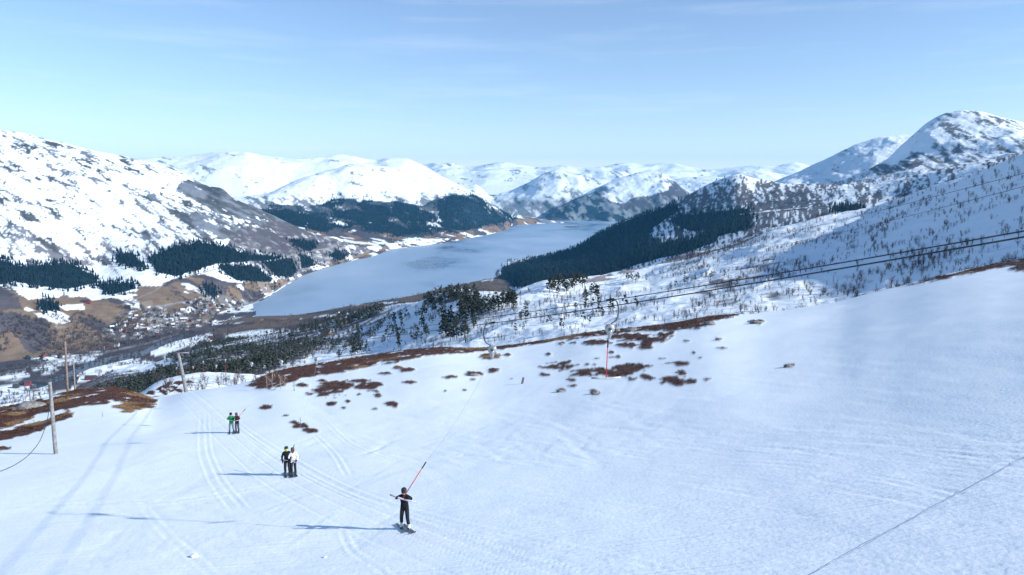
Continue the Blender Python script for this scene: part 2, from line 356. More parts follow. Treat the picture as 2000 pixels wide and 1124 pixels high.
def mid_col(s):
    global mid_forest, mid_birch
    lat = s.az[None]*600+0*s.x
    n = fbm(s.x/40, s.y/40, 5, 71); n2 = fbm(s.x/9, s.y/9, 4, 72)
    c = np.broadcast_to(SNOW, s.x.shape+(3,)).copy()
    w1 = (fbm(s.x/60, s.y/60, 4, 73)-.5)*60; w2 = (fbm(s.x/60+9, s.y/60, 4, 74)-.5)*26
    px = MPX+w1; py = MPY+w2
    # birch scrub brown ground shading right (twigs / dwarf scrub through the snow)
    right = sstep(1240, 1420, px)
    dens = .16*right+.20*sstep(430, 560, py)*right
    for b, v in [([(1320,500),(1420,475),(1480,465),(1510,480),(1490,500),(1400,540),(1330,530)], .3), ([(1350,620),(1440,560),(1640,555),(1720,570),(1690,590),(1560,605),(1400,620)], .35),
                 ([(1560,500),(1800,470),(2000,430),(2000,470),(1800,520),(1600,530)], .2), ([(1850,430),(2000,380),(2000,440),(1880,450)], .25), ([(860,575),(940,565),(1040,555),(1000,600),(900,640),(830,640),(800,600)], .22),
                 ([(650,705),(860,600),(1000,600),(1250,545),(1300,600),(1250,640),(1000,670)], .10), ([(400,690),(500,660),(640,620),(760,600),(800,600),(740,640),(640,690),(560,715),(480,745),(380,750)], .35), ([(150,800),(150,740),(300,720),(480,690),(560,690),(500,740),(300,780)], .6)]:
        dens = np.maximum(dens, inpoly(px, py, b)*v)
    k = sstep(1-dens-.06, 1-dens+.10, n2*.55+n*.55)*(s.t < 4.2)
    c = mixc3(c, BIRCH*1.15, k*.85)
    # heather edge of the snow ridge above the dark ridge
    e = inpoly(px, py, [(1050,548),(1150,538),(1250,518),(1340,490),(1480,446),(1480,460),(1380,492),(1250,530),(1150,552)])*(fbm(s.x/25, s.y/25, 4, 75) > .42)
    c = mixc3(c, np.array([.12, .08, .06]), e*.8)
    # dark wood slope (left) and mixed valley woods
    fo = np.zeros(s.x.shape)
    for b in [[(150,800),(215,752),(290,738),(310,722),(400,715),(480,695),(560,660),(600,640),(650,625),(700,610),(745,600),(740,615),(690,635),(650,655),(620,680),(560,715),(500,735),(400,760),(280,790)],
              [(330,700),(370,690),(420,672),(500,668),(560,652),(540,690),(480,700),(400,720)],
              [(840,585),(870,572),(935,571),(900,590),(850,600),(820,612)]]:
        fo = np.maximum(fo, inpoly(px*.5+MPX*.5, py*.5+MPY*.5, b))
    mid_forest = fo*(s.t < 4.3)
    c = mixc3(c, mixc3(np.broadcast_to(BIRCH*.8, c.shape), SNOW, sstep(.5, .62, n2)), fo*.9)
    # lower valley shelf by the lake
    low = sstep(3.2, 3.8, s.t)*(px < 1100)
    m = fbm(s.x/120, s.y/70, 5, 76); v = mixc3(np.broadcast_to(SNOW, c.shape), BIRCH*.8, sstep(.36, .46, m)); v = mixc3(v, BROWN*.8, sstep(.48, .56, fbm(s.x/200, s.y/90, 4, 79)))
    c = mixc3(c, v, low)
    e = inpoly(px, py, [(780,592),(850,560),(960,548),(970,562),(860,580),(800,600)]).astype(float); c = mixc3(c, BROWN*.75, e*low)
    # road winding through the pines
    for rd in ([(660,665),(700,640),(740,617),(765,605)], [(640,690),(655,672),(662,655)]):
        A = np.array(rd, float); d = np.full(s.x.shape, 1e9)
        for (ax, ay), (bx, by) in zip(A[:-1], A[1:]):
            dx, dy = bx-ax, by-ay; t = np.clip(((MPX-ax)*dx+(MPY-ay)*dy)/(dx*dx+dy*dy), 0, 1); d = np.minimum(d, np.hypot(MPX-ax-t*dx, MPY-ay-t*dy))
        c = mixc3(c, GREY*.7, (d < 2).astype(float)*.8)
    mid_birch = dens*(s.t < 3.15)
    return c
mid.build('birch_hillside', M_MID, mid_col)

# ================================================================== valley floor, village slopes and the left mountain
shore = [(430,612),(470,601),(510,588),(560,557),(600,536),(650,520),(700,506),(780,486),(860,476),(930,463)]
def w0(p): return W(p[0], p[1], 0.0)
V0 = [Q(-400,800,10),Q(1000,1200,5)]
V1 = [Q(-400,1250,14),Q(300,1300,12),Q(430,1900,8),Q(470,2200,3),Q(520,2350,-10),Q(600,2400,-30),Q(1000,3500,-40)]
V2 = [W(-400,735,20),W(0,712,22),W(100,700,22),W(220,688,20),W(330,662,18),W(400,640,14)]+[w0(p) for p in shore]+[Q(1000,6300,-30)]
V3 = [P(-400,620,2500),P(0,600,2400),P(100,605,2420),P(200,600,2500),P(300,580,2650),P(400,552,2900),P(470,553,3000),P(530,535,3350),P(580,522,3700),P(650,505,4150),P(720,492,4600),P(800,478,5100),P(900,470,5700),Q(1000,6400,-30)]
V4 = [P(-400,530,3000),P(0,512,2900),P(100,515,2950),P(190,530,3000),P(250,510,3050),P(340,484,3150),P(400,477,3250),P(460,484,3400),P(530,497,3600),P(600,487,3900),P(650,477,4300),P(720,486,4700),P(800,482,5150),P(900,478,5750),Q(1000,6500,-30)]
V5 = [P(-400,400,3700),P(0,390,3600),P(100,400,3600),P(200,410,3600),P(300,415,3600),P(380,415,3650),P(450,430,3700),P(520,450,3850),P(600,470,4050),P(650,472,4400),P(720,492,4800),P(900,480,5900),Q(1000,6600,-40)]
V6 = [P(-400,235,4700),P(-150,240,4600),P(0,255,4500),P(50,262,4500),P(100,273,4450),P(150,285,4400),P(200,297,4350),P(260,309,4300),P(330,325,4250),P(370,344,4200),P(412,364,4100),P(430,365,4050),P(455,384,4050),P(500,404,4050),P(560,432,4100),P(620,459,4300),P(660,470,4500),P(720,498,4900),P(900,490,6000),Q(1000,6700,-50)]
V7 = [Q(-400,6500,350),Q(0,6000,330),Q(300,5600,280),Q(450,5200,150),Q(620,5000,40),Q(720,5200,-30),Q(1000,7000,-60)]
valley = Patch(-380, 960, .0014, [V0, V1, V2, V3, V4, V5, V6, V7], [5, 36, 62, 42, 54, 74, 12], 36, 420, 15,
               ampf=lambda s: .10*sstep(1.9, 2.4, s.t)+.35*sstep(2.6, 3.4, s.t)+.55*sstep(3.8, 4.6, s.t)-.3*sstep(5.7, 6, s.t))
VPX, VPY = valley.px()
conifer_polys = [
 [(-200,515),(0,512),(21,515),(43,522),(71,519),(107,515),(150,522),(185,544),(189,554),(128,565),(71,558),(28,551),(0,558),(-200,560)],
 [(228,498),(256,494),(281,515),(285,526),(249,522),(231,505)], [(292,505),(338,483),(391,476),(445,483),(480,498),(480,512),(427,515),(374,530),(342,540),(306,533)],
 [(480,498),(548,501),(544,505),(516,510),(480,510)], [(431,515),(498,522),(530,544),(527,551),(463,547),(431,526)], [(512,512),(569,508),(577,530),(569,540),(544,540)],
 [(566,469),(605,473),(619,483),(605,492),(577,483)], [(584,498),(612,505),(616,519),(587,526)], [(189,558),(263,556),(267,565),(214,576)], [(640,500),(660,490),(680,500),(665,510)],
 [(398,562),(412,560),(425,575),(415,583),(400,575)], [(80,590),(105,588),(110,605),(85,608)]]
valley_forest = np.zeros(valley.x.shape)
def valley_col(s):
    global valley_forest
    lat = s.az[None]*3600+0*s.x; zz = s.z
    th = R(33); u = lat*math.cos(th)-zz*math.sin(th)*1.0; v = lat*math.sin(th)+zz*math.cos(th)
    st = fbm(u/85, v/26, 6, 81, .72); st2 = fbm(u/24, v/9, 4, 82, .65); big = fbm(lat/600, zz/260, 4, 83)
    w1 = (fbm(s.x/160, s.y/160, 4, 84)-.5); w2 = (fbm(s.x/160+7, s.y/160, 4, 85)-.5)
    px = VPX+w1*46; py = VPY+w2*22
    c = np.broadcast_to(SNOW, s.x.shape+(3,)).copy()
    up = sstep(3.9, 4.3, s.t)
    dens = .19+.16*(big-.5)
    dens = dens+.06*sstep(.45, .6, big)
    cliff = inpoly(px, py, [(220,359),(270,373),(330,400),(352,365),(374,352),(413,366),(427,362),(455,374),(498,396),(569,436),(605,455),(660,475),(600,500),(534,490),(480,469),(409,469),(345,450),(285,415),(249,377)]).astype(float)
    dens = np.maximum(dens, cliff*(.38+.22*sstep(310, 400, px)))
    dens = np.maximum(dens, inpoly(px, py, [(-200,450),(0,455),(100,470),(200,480),(330,470),(420,470),(330,500),(200,520),(120,520),(0,515),(-200,520)])*.33)
    dens = np.maximum(dens, inpoly(px, py, [(-200,240),(0,250),(100,268),(180,290),(330,322),(400,360),(330,345),(180,310),(60,285),(-200,275)])*.26)
    gul = fbm((lat*.55+zz)/34, (lat-zz*.5)/300, 4, 96, .6)
    dens = dens-cliff*.18*sstep(.56, .66, gul)
    k = sstep(.70-dens*.62, .76-dens*.62, st*.62+st2*.42)
    rockc = mixc3(np.broadcast_to(ROCK, c.shape), BIRCH, sstep(440, 490, py))*(.15+1.6*sstep(.36, .64, fbm((lat*.55+zz)/26, (lat-zz*.5)/120, 4, 95, .65))[..., None])
    c = mixc3(c, rockc, k*.93)
    bw = inpoly(px, py, [(470,440),(569,440),(660,468),(720,480),(720,500),(620,530),(560,545),(500,520),(440,490)])*(.75+.25*sstep(.3, .5, st2))
    c = mixc3(c, BIRCH*1.0, bw*sstep(.42, .52, fbm(s.x/90, s.y/60, 5, 86)+.12)*.95)
    # farmed slopes: brown grass, leftover snow, bare woods
    fz = inpoly(px, py, [(-300,575),(0,562),(80,572),(190,580),(270,568),(330,545),(400,532),(450,548),(540,550),(600,530),(660,505),(720,492),(820,480),(900,470),(940,470),(860,482),(780,490),(700,510),(600,540),(560,560),(500,592),(470,603),(440,625),(400,645),(330,662),(220,690),(100,705),(0,716),(-300,745)]).astype(float)
    a = fbm(s.x/220, s.y/150, 5, 87); b = fbm(s.x/150+31, s.y/110, 5, 88); d = fbm(s.x/30, s.y/30, 4, 89)
    f = np.broadcast_to(BROWN, c.shape)*(.72+.56*d[..., None])
    f = mixc3(f, SNOW, sstep(.56, .59, a+.16*(d-.5))); f = mixc3(f, BIRCH*.85, sstep(.49, .54, b+.22*(d-.5)))
    c = mixc3(c, f, fz)
    for poly, cc in [([(28,562),(95,563),(128,570),(120,580),(60,585),(40,575)], SNOW), ([(140,560),(200,568),(205,580),(180,585),(150,570)], SNOW), ([(225,570),(270,575),(240,585)], SNOW), ([(280,590),(300,582),(305,600),(285,602)], SNOW),
                     ([(260,530),(320,535),(318,558),(280,560),(255,545)], SNOW), ([(120,595),(160,590),(165,602),(130,605)], SNOW), ([(275,605),(320,620),(318,628),(285,618)], SNOW), ([(0,690),(0,640),(60,660),(30,700)], BROWN),
                     ([(100,640),(150,625),(200,650),(240,665),(215,680),(140,692),(70,690),(60,670)], BROWN), ([(35,660),(60,648),(100,650),(95,675),(60,690),(45,680)], BIRCH), ([(0,575),(40,580),(50,600),(0,605)], BIRCH), ([(0,610),(25,610),(32,640),(0,650)], BIRCH),
                     ([(270,560),(330,560),(320,600),(280,610)], BROWN), ([(480,540),(540,555),(520,572),(480,560)], BROWN), ([(400,545),(450,550),(440,590),(400,575)], BIRCH)]:
        q = inpoly(VPX+w1*22, VPY+w2*12, poly).astype(float)
        c = mixc3(c, cc*(.8+.4*d[..., None] if cc is not SNOW else np.ones(c.shape[:2]+(1,))), q*.92)
    # villages: roofs, gardens, snow rests
    vil = np.maximum(inpoly(px, py, [(350,585),(440,575),(500,590),(480,610),(420,640),(340,650),(240,665),(200,640),(230,610)]), 0).astype(float)
    g = fbm(s.x/16, s.y/16, 3, 90); gv = mixc3(np.broadcast_to(GREY*.75, c.shape), SNOW, sstep(.60, .68, g)); gv = mixc3(gv, BROWN*.8, sstep(.52, .6, fbm(s.x/40, s.y/40, 3, 91)))
    c = mixc3(c, gv, vil*.85)
    # valley floor
    fl = (s.t < 2.05).astype(float); q = fbm(s.x/130, s.y/130, 4, 92)
    flo = mixc3(np.broadcast_to(SNOW, c.shape), BIRCH*.9, sstep(.42, .5, q+.1*(d-.5))); c = mixc3(c, flo, fl)
    for poly in ([(148,728),(200,708),(260,701),(298,704),(306,716),(292,735),(210,752),(150,748)], [(-200,752),(0,752),(60,754),(95,748),(92,772),(0,798),(-200,820)], [(105,770),(150,755),(200,752),(195,765),(110,790)], [(395,662),(440,645),(478,650),(480,664),(430,680)], [(290,690),(330,668),(395,655),(385,672),(310,695)], [(0,735),(50,725),(60,735),(0,745)]):
        c = mixc3(c, SNOW, inpoly(VPX+w1*8, VPY+w2*5, poly).astype(float))
    # roads and field tracks
    for rd, wd in (([(-50,742),(40,722),(130,700),(220,685),(300,668),(345,652)], 2.2), ([(152,735),(200,722),(265,701)], 1.0), ([(170,729),(205,727),(215,730),(200,742)], 1.2), ([(130,655),(170,657),(215,657),(260,650)], 1.3), ([(240,595),(300,570),(325,552)], 1.2),
                   ([(300,600),(360,590),(420,597),(462,602)], 1.5), ([(340,545),(400,532),(470,512),(545,505),(600,492),(650,484)], 1.3), ([(465,600),(500,590),(545,562),(575,545),(650,521),(720,502)], 1.4)):
        A = np.array(rd, float); dd = np.full(s.x.shape, 1e9)
        for (ax, ay), (bx, by) in zip(A[:-1], A[1:]):
            dx, dy = bx-ax, by-ay; t = np.clip(((VPX-ax)*dx+(VPY-ay)*dy)/(dx*dx+dy*dy), 0, 1); dd = np.minimum(dd, np.hypot(VPX-ax-t*dx, VPY-ay-t*dy))
        c = mixc3(c, GREY*1.1, (dd < wd).astype(float)*.75)
    fo = np.zeros(s.x.shape)
    for p in conifer_polys: fo = np.maximum(fo, inpoly(VPX*.8+px*.2, VPY*.8+py*.2, p))
    valley_forest = fo
    return mixc3(c, CONI*1.2, fo)
valley.build('valley_and_left_mountain', M_TERR, valley_col)

# ================================================================== hills and mountains on the far side of the lake
def speckle(s, Rm, theta, lu, lv, seed):
    lat = s.az[None]*Rm+0*s.x; th = R(theta); u = lat*math.cos(th)-s.z*math.sin(th); v = lat*math.sin(th)+s.z*math.cos(th)
    return .6*fbm(u/lu, v/lv, 5, seed, .6)+.4*fbm(u/lu*3.1, v/lv*3.1, 3, seed+3, .6)
D0 = [Q(250,4700,30),Q(560,4700,10),Q(640,4700,-10)]+[w0(p) for p in [(700,506),(780,486),(860,476),(930,463),(980,452),(1010,441),(1060,437),(1120,436)]]
D1 = [P(250,450,5600),P(530,440,5500),P(600,450,5300),P(700,468,5300),P(780,462,5700),P(850,457,6000),P(900,450,6300),P(960,440,7000),P(1000,432,7700),P(1060,431,8500),Q(1120,8800,-20)]
D2 = [P(250,420,6300),P(530,404,6200),P(600,412,6200),P(700,412,6300),P(780,402,6500),P(850,396,6700),P(900,390,6900),P(940,400,7200),P(980,420,7600),P(1020,432,8200),Q(1060,8900,10),Q(1120,9000,-30)]
D3 = [P(250,390,7200),P(450,390,7000),P(520,380,7000),P(560,362,7100),P(600,346,7300),P(650,332,7600),P(690,320,7700),P(740,326,7700),P(790,338,7700),P(840,355,7600),P(880,368,7500),P(930,384,7500),P(960,400,7600),P(990,420,7900),Q(1030,8500,30),Q(1120,9200,-40)]
D4 = [Q(250,9500,250),Q(900,9500,150),Q(1120,9800,-60)]
farhill = Patch(220, 1110, .0015, [D0, D1, D2, D3, D4], [30, 40, 50, 10], 60, 700, 22, ampf=lambda s: .15*sstep(.1, 1, s.t)+.7*sstep(1.2, 2.2, s.t)-.35*sstep(2.7, 3, s.t))
DPX, DPY = farhill.px()
far_polys = [[(505,409),(569,411),(633,428),(655,446),(640,456),(587,444),(520,425)], [(650,409),(671,412),(696,409),(739,423),(800,448),(767,448),(721,441),(686,434),(650,425)], [(775,394),(821,409),(849,419),(842,434),(800,448),(767,419)],
             [(853,391),(878,384),(913,387),(953,412),(988,426),(992,432),(949,441),(913,451),(881,448),(853,419)], [(700,440),(760,450),(840,440),(860,450),(800,458),(720,452)], [(690,395),(760,405),(780,425),(720,420)]]
far_forest = np.zeros(farhill.x.shape)
def far_col(s):
    global far_forest
    sp = speckle(s, 6800, 20, 160, 60, 101); w1 = (fbm(s.x/300, s.y/300, 4, 104)-.5); w2 = (fbm(s.x/300+7, s.y/300, 4, 105)-.5)
    px = DPX+w1*40; py = DPY+w2*18
    c = np.broadcast_to(SNOW, s.x.shape+(3,)).copy()
    k = sstep(.63-.16*sstep(355, 410, py), .70-.16*sstep(355, 410, py), sp); c = mixc3(c, ROCK*1.2, k*.85)
    br = inpoly(px, py, [(600,452),(650,440),(760,446),(860,450),(950,440),(1000,426),(1060,428),(1060,440),(1010,442),(930,465),(860,478),(760,490),(700,508),(640,500)]).astype(float)
    d = fbm(s.x/60, s.y/60, 4, 106); f = BROWN*(.8+.5*d[..., None])*np.array([1, .93, .9]); f = mixc3(f, BIRCH*.9, sstep(.45, .52, fbm(s.x/260, s.y/200, 4, 107))); f = mixc3(f, SNOW, sstep(.64, .68, fbm(s.x/200, s.y/120, 4, 108)))
    c = mixc3(c, f, br)
    sn = inpoly(px, py, [(620,424),(680,434),(710,446),(690,456),(640,446)]).astype(float); c = mixc3(c, mixc3(np.broadcast_to(SNOW, c.shape), BIRCH, sstep(.52, .6, d)), sn)
    wd = inpoly(px, py, [(480,402),(600,402),(660,392),(760,392),(820,400),(850,386),(920,382),(1000,425),(990,438),(900,455),(820,462),(760,458),(700,455),(640,450),(560,436),(500,425)]).astype(float)
    wd = wd*sstep(.30, .42, d*.5+.5*fbm(s.x/140, s.y/140, 4, 109))
    c = mixc3(c, mixc3(np.broadcast_to(BIRCH*.75, c.shape), CONI*1.6, sstep(.42, .6, fbm(s.x/220, s.y/220, 4, 110))), wd*.93)
    fo = np.zeros(s.x.shape)
    for p in far_polys: fo = np.maximum(fo, inpoly(DPX*.6+px*.4, DPY*.6+py*.4, p))
    fo = np.maximum(fo, (wd > .6)*(fbm(s.x/240, s.y/240, 4, 110) > .55))
    far_forest = fo
    return mixc3(c, CONI*1.2, fo*sstep(.30, .42, d+.12))
farhill.build('far_shore_hills', M_TERR, far_col)

def ridge_patch(name, px0, px1, base_r, base_z, ridge, back_r, back_z, amp, lam, seed, colf, rows=(60, 10), mids=()):
    layers = [[Q(px0, base_r, base_z), Q(px1, base_r, base_z)]]+[list(m) for m in mids]+[[P(*p) for p in ridge], [Q(px0, back_r, back_z), Q(px1, back_r, back_z)]]
    p = Patch(px0, px1, .0016, layers, list(rows), amp, lam, seed, ampf=lambda s: sstep(0, .6, s.t)*(1-.55*sstep(len(layers)-2.25, len(layers)-2, s.t)))
    p.build(name, M_TERR, colf)
    return p
def snowy(thr, seed, Rm, theta=15, lu=260, lv=80, dark=None):
    def f(s):
        sp = speckle(s, Rm, theta, lu, lv, seed); px, py = s.px()
        c = np.broadcast_to(SNOW, s.x.shape+(3,)).copy()
        c = mixc3(c, ROCK*1.2, sstep(thr, thr+.06, sp)*.8)
        if dark: c = dark(s, px, py, c, sp)
        return c
    return f
ridge_patch('far_snow_mountain', 120, 960, 8200, 250, [(120,318,10800),(250,311,10800),(300,309,10800),(350,307,10700),(390,302,10600),(430,298,10500),(470,297,10500),(520,307,10600),(570,312,10600),(620,310,10700),(660,304,10700),(700,311,10600),(730,315,10600),(760,309,10500),(790,312,10500),(820,324,10500),(860,345,10500),(900,365,10500),(960,395,10500)], 13000, 300, 110, 1500, 33, snowy(.645, 121, 10000))
ridge_patch('distant_range', 560, 1750, 12000, 300, [(560,330,16500),(760,330,16500),(830,321,16500),(850,318,16300),(880,318,16200),(910,324,16200),(960,318,16300),(1010,322,16500),(1050,328,16500),(1090,323,16400),(1140,328,16500),(1180,325,16500),(1220,319,16600),(1260,323,16600),(1310,321,16600),(1350,328,16500),(1390,331,16500),(1430,327,16400),(1470,324,16400),(1510,326,16300),(1550,321,16300),(1600,330,16300),(1750,335,16300)], 18200, 400, 150, 1700, 35, snowy(.635, 131, 14000))
def g1dark(s, px, py, c, sp):
    k = inpoly(px, py, [(930,400),(980,385),(1060,385),(1130,378),(1190,390),(1190,440),(930,440)])*sstep(380, 408, py+40*(sp-.5))
    return mixc3(c, mixc3(np.broadcast_to(BIRCH, c.shape), CONI*1.5, sstep(.48, .55, sp)), k*.8*sstep(.38, .5, sp+.06))
ridge_patch('valley_head_mountain', 820, 1420, 9800, 15, [(820,372,12400),(880,360,12400),(925,360,12300),(960,378,12200),(990,373,12200),(1030,357,12300),(1070,336,12500),(1085,334,12500),(1120,345,12600),(1160,338,13000),(1200,334,13000),(1260,345,13000),(1320,350,13000),(1420,350,13000)], 15000, 200, 150, 1200, 37, snowy(.60, 141, 12000, 30, 220, 90, g1dark), (60, 10))
def g2dark(s, px, py, c, sp):
    w = (fbm(s.x/500, s.y/500, 4, 155)-.5)*40
    k = inpoly(px+w, py+w*.5, [(1060,412),(1110,395),(1165,372),(1190,392),(1220,398),(1260,378),(1300,368),(1325,348),(1360,360),(1460,400),(1460,450),(1060,450)]).astype(float)
    sh = inpoly(px+w, py, [(1080,425),(1140,385),(1170,372),(1180,395),(1230,412),(1290,418),(1220,440)]).astype(float)
    return mixc3(c, mixc3(np.broadcast_to(BIRCH*.95, c.shape), CONI*1.5, sh), k*(.75+.25*sstep(.4, .5, sp)))
ridge_patch('lake_head_mountain', 1040, 1520, 8950, -15, [(1040,432,9300),(1070,424,9500),(1085,408,9900),(1120,392,10200),(1160,372,10400),(1200,352,10700),(1235,339,10900),(1265,333,11000),(1290,336,10900),(1310,347,10800),(1335,368,10600),(1350,378,10500),(1400,396,10300),(1520,420,10000)], 13500, 100, 110, 900, 39, snowy(.60, 151, 10500, 30, 200, 90, g2dark), (24, 70, 10), mids=[[P(1040,434,9050),P(1080,429,9150),P(1240,426,9250),P(1400,420,9300),P(1520,425,9300)]])

# ================================================================== dark forested ridge right of the lake
H1 = [Q(880,2500,-40),Q(960,2700,-5),P(1050,560,2500),P(1150,552,2400),P(1300,515,2300),P(1450,470,2200),P(1600,435,2100),P(1750,410,2000),P(1900,375,1900),P(2500,250,1600)]
H2 = [Q(880,3100,-40),Q(950,3250,-12),W(985,548,2),P(1050,530,3150),P(1150,515,3050),P(1300,462,2950),P(1450,425,2850),P(1600,405,2750),P(1750,388,2650),P(1900,350,2500),P(2500,230,2200)]
H3 = [Q(880,3600,-40),Q(945,3600,-14),W(972,532,4),P(990,520,3900),P(1050,505,3900),P(1110,489,3850),P(1150,469,3800),P(1180,450,3800),P(1220,431,3800),P(1280,408,3800),P(1350,378,3700),P(1400,354,3600),P(1440,343,3500),P(1480,351,3500),P(1540,359,3400),P(1600,360,3300),P(1700,354,3200),P(1800,335,3100),P(2000,300,3000),P(2500,220,2700)]
H4 = [Q(880,5200,-60),Q(1300,5400,-60),Q(1600,5000,200),Q(2500,4200,300)]
ridge = Patch(880, 2420, .0015, [H1, H2, H3, H4], [46, 75, 12], 42, 380, 46, ampf=lambda s: .45*sstep(.2, 1, s.t)*sstep(-.07, .12, s.az[None]))
RPX, RPY = ridge.px()
ridge_polys = [[(960,560),(985,522),(1050,506),(1110,490),(1150,470),(1180,451),(1220,432),(1280,410),(1320,398),(1330,410),(1300,428),(1275,446),(1270,462),(1290,474),(1350,468),(1400,452),(1400,470),(1340,492),(1280,508),(1200,532),(1130,548),(1050,562)],
               [(1308,430),(1330,420),(1375,414),(1420,412),(1466,406),(1470,445),(1400,460),(1330,445)], [(1628,402),(1655,406),(1680,404),(1676,416),(1628,412)]]
ridge_forest = np.zeros(ridge.x.shape)
def ridge_col(s):
    global ridge_forest
    sp = speckle(s, 3300, 70, 28, 15, 161); n = fbm(s.x/170, s.y/170, 5, 163); w1 = (fbm(s.x/150, s.y/150, 4, 164)-.5); w2 = (fbm(s.x/150+7, s.y/150, 4, 165)-.5)
    px = RPX+w1*36; py = RPY+w2*18
    c = np.broadcast_to(SNOW, s.x.shape+(3,)).copy()
    de = .53+.10*(n-.5)*2+.06*sstep(390, 350, py)*-1
    de = de+inpoly(px, py, [(1280,405),(1400,356),(1470,360),(1480,400),(1380,412),(1300,430)])*.05
    de = np.where(inpoly(px, py, [(1480,390),(1620,388),(1640,420),(1560,440),(1480,445)]), .62, de)
    c = mixc3(c, BIRCH*.8, sstep(.98-de, 1.05-de, sp+.0)*.92)
    sl = inpoly(px, py, [(1230,432),(1300,405),(1400,400),(1420,460),(1340,480),(1230,480)]).astype(float); c = mixc3(c, BIRCH*.7, sl*sstep(.40, .50, sp)*.9)
    e = inpoly(px, py, [(965,552),(985,525),(1040,522),(1080,535),(1100,550),(1000,565)])*(n > .45); c = mixc3(c, BIRCH*1.2, e*.9)
    fo = np.zeros(s.x.shape)
    for p in ridge_polys: fo = np.maximum(fo, inpoly(RPX*.55+px*.45, RPY*.55+py*.45, p))
    fo *= 1-inpoly(px, py, [(1290,462),(1330,452),(1370,446),(1385,452),(1340,464),(1300,470)])
    ridge_forest = fo
    return mixc3(c, CONI*1.1, fo)
ridge.build('forested_ridge', M_TERR, ridge_col)

# ================================================================== right-hand mountains
def peak_col(s):
    sp = speckle(s, 4000, 28, 75, 20, 171); sp2 = speckle(s, 4000, 80, 26, 13, 173); px, py = s.px()
    n = fbm(s.x/350, s.y/350, 4, 172); c = np.broadcast_to(SNOW, s.x.shape+(3,)).copy()
    d = .04+.14*sstep(1740, 1860, px)+.06*(n-.5)*2
    c = mixc3(c, ROCK*1.1, sstep(.70-d, .76-d, sp)*.9)
    w = (n-.5)*50
    b = sstep(310, 365, py+w-.0*px); c = mixc3(c, BIRCH*.9, sstep(.56-.09*b, .64-.09*b, sp2)*b*.85)
    e = inpoly(px+w, py+w*.3, [(1680,345),(1720,322),(1760,318),(1800,300),(1830,310),(1790,335),(1720,345)])*sstep(.45, .52, sp); c = mixc3(c, ROCK*1.1, e*.9)
    return c
I1 = [P(1440,420,2900),P(1600,405,2800),P(1750,395,2700),P(2000,370,2500),P(2600,300,2300)]
I2 = [P(1440,400,3500),P(1600,372,3400),P(1700,345,3400),P(1800,320,3350),P(1900,310,3300),P(2000,300,3200),P(2600,280,3000)]
I3 = [P(1440,410,4300),P(1520,395,4250),P(1600,375,4200),P(1680,347,4150),P(1730,318,4100),P(1760,288,4100),P(1790,262,4100),P(1820,240,4150),P(1850,226,4200),P(1880,221,4200),P(1910,223,4200),P(1950,233,4200),P(2000,248,4200),P(2100,280,4200),P(2600,330,4200)]
I4 = [Q(1440,6000,250),Q(2600,6000,300)]
peak = Patch(1440, 2440, .0015, [I1, I2, I3, I4], [40, 75, 16], 60, 420, 52, ampf=lambda s: .6*sstep(.2, 1, s.t)*(1-.5*sstep(1.75, 2, s.t)))
peak.build('snow_peak', M_TERR, peak_col)
ridge_patch('back_peak', 1380, 2300, 4300, 250, [(1380,400,5600),(1480,372,5600),(1530,347,5600),(1570,332,5600),(1620,311,5600),(1680,284,5600),(1720,272,5600),(1750,267,5600),(1790,260,5650),(1840,255,5700),(2000,270,5700),(2300,300,5700)], 7600, 250, 55, 500, 57, snowy(.60, 181, 5200, 25, 160, 50), (70, 12))
ridge_patch('far_right_hill', 1340, 1640, 6500, 200, [(1340,400,8200),(1385,372,8200),(1420,345,8200),(1450,333,8200),(1480,332,8200),(1530,340,8200),(1640,350,8200)], 9800, 200, 60, 700, 58, snowy(.63, 183, 8000), (40, 10))

# ================================================================== the fjord
def water_mat():
    m = bpy.data.materials.new('fjord_water'); m.use_nodes = True; n = m.node_tree; b = n.nodes['Principled BSDF']
    tcn = n.nodes.new('ShaderNodeTexCoord')
    def nzn(sc, det, rot=0, rough=.5):
        mpn = n.nodes.new('ShaderNodeMapping'); mpn.inputs['Scale'].default_value = sc; mpn.inputs['Rotation'].default_value = (0, 0, rot)
        t = n.nodes.new('ShaderNodeTexNoise'); t.inputs['Scale'].default_value = 1; t.inputs['Detail'].default_value = det; t.inputs['Roughness'].default_value = rough
        n.links.new(tcn.outputs['Object'], mpn.inputs[0]); n.links.new(mpn.outputs[0], t.inputs['Vector']); return t
    t = nzn((1/900, 1/1500, 1), 8, .5, .6)
    r = n.nodes.new('ShaderNodeValToRGB'); r.color_ramp.elements[0].position = .38; r.color_ramp.elements[1].position = .62
    r.color_ramp.elements[0].color = (.06, .125, .22, 1); r.color_ramp.elements[1].color = (.35, .46, .59, 1)
    e = r.color_ramp.elements.new(.46); e.color = (.24, .35, .48, 1)
    n.links.new(t.outputs['Fac'], r.inputs['Fac']); n.links.new(r.outputs['Color'], b.inputs['Base Color'])
    rr = n.nodes.new('ShaderNodeMapRange'); rr.inputs['From Min'].default_value = .38; rr.inputs['From Max'].default_value = .56; rr.inputs['To Min'].default_value = .22; rr.inputs['To Max'].default_value = .5
    n.links.new(t.outputs['Fac'], rr.inputs['Value']); n.links.new(rr.outputs[0], b.inputs['Roughness'])
    w = nzn((1/14, 1/30, 1), 4); bp = n.nodes.new('ShaderNodeBump'); bp.inputs['Strength'].default_value = .35; bp.inputs['Distance'].default_value = .8
    n.links.new(w.outputs['Fac'], bp.inputs['Height']); n.links.new(bp.outputs[0], b.inputs['Normal']); b.inputs['IOR'].default_value = 1.33
    return m
M_WATER = water_mat()
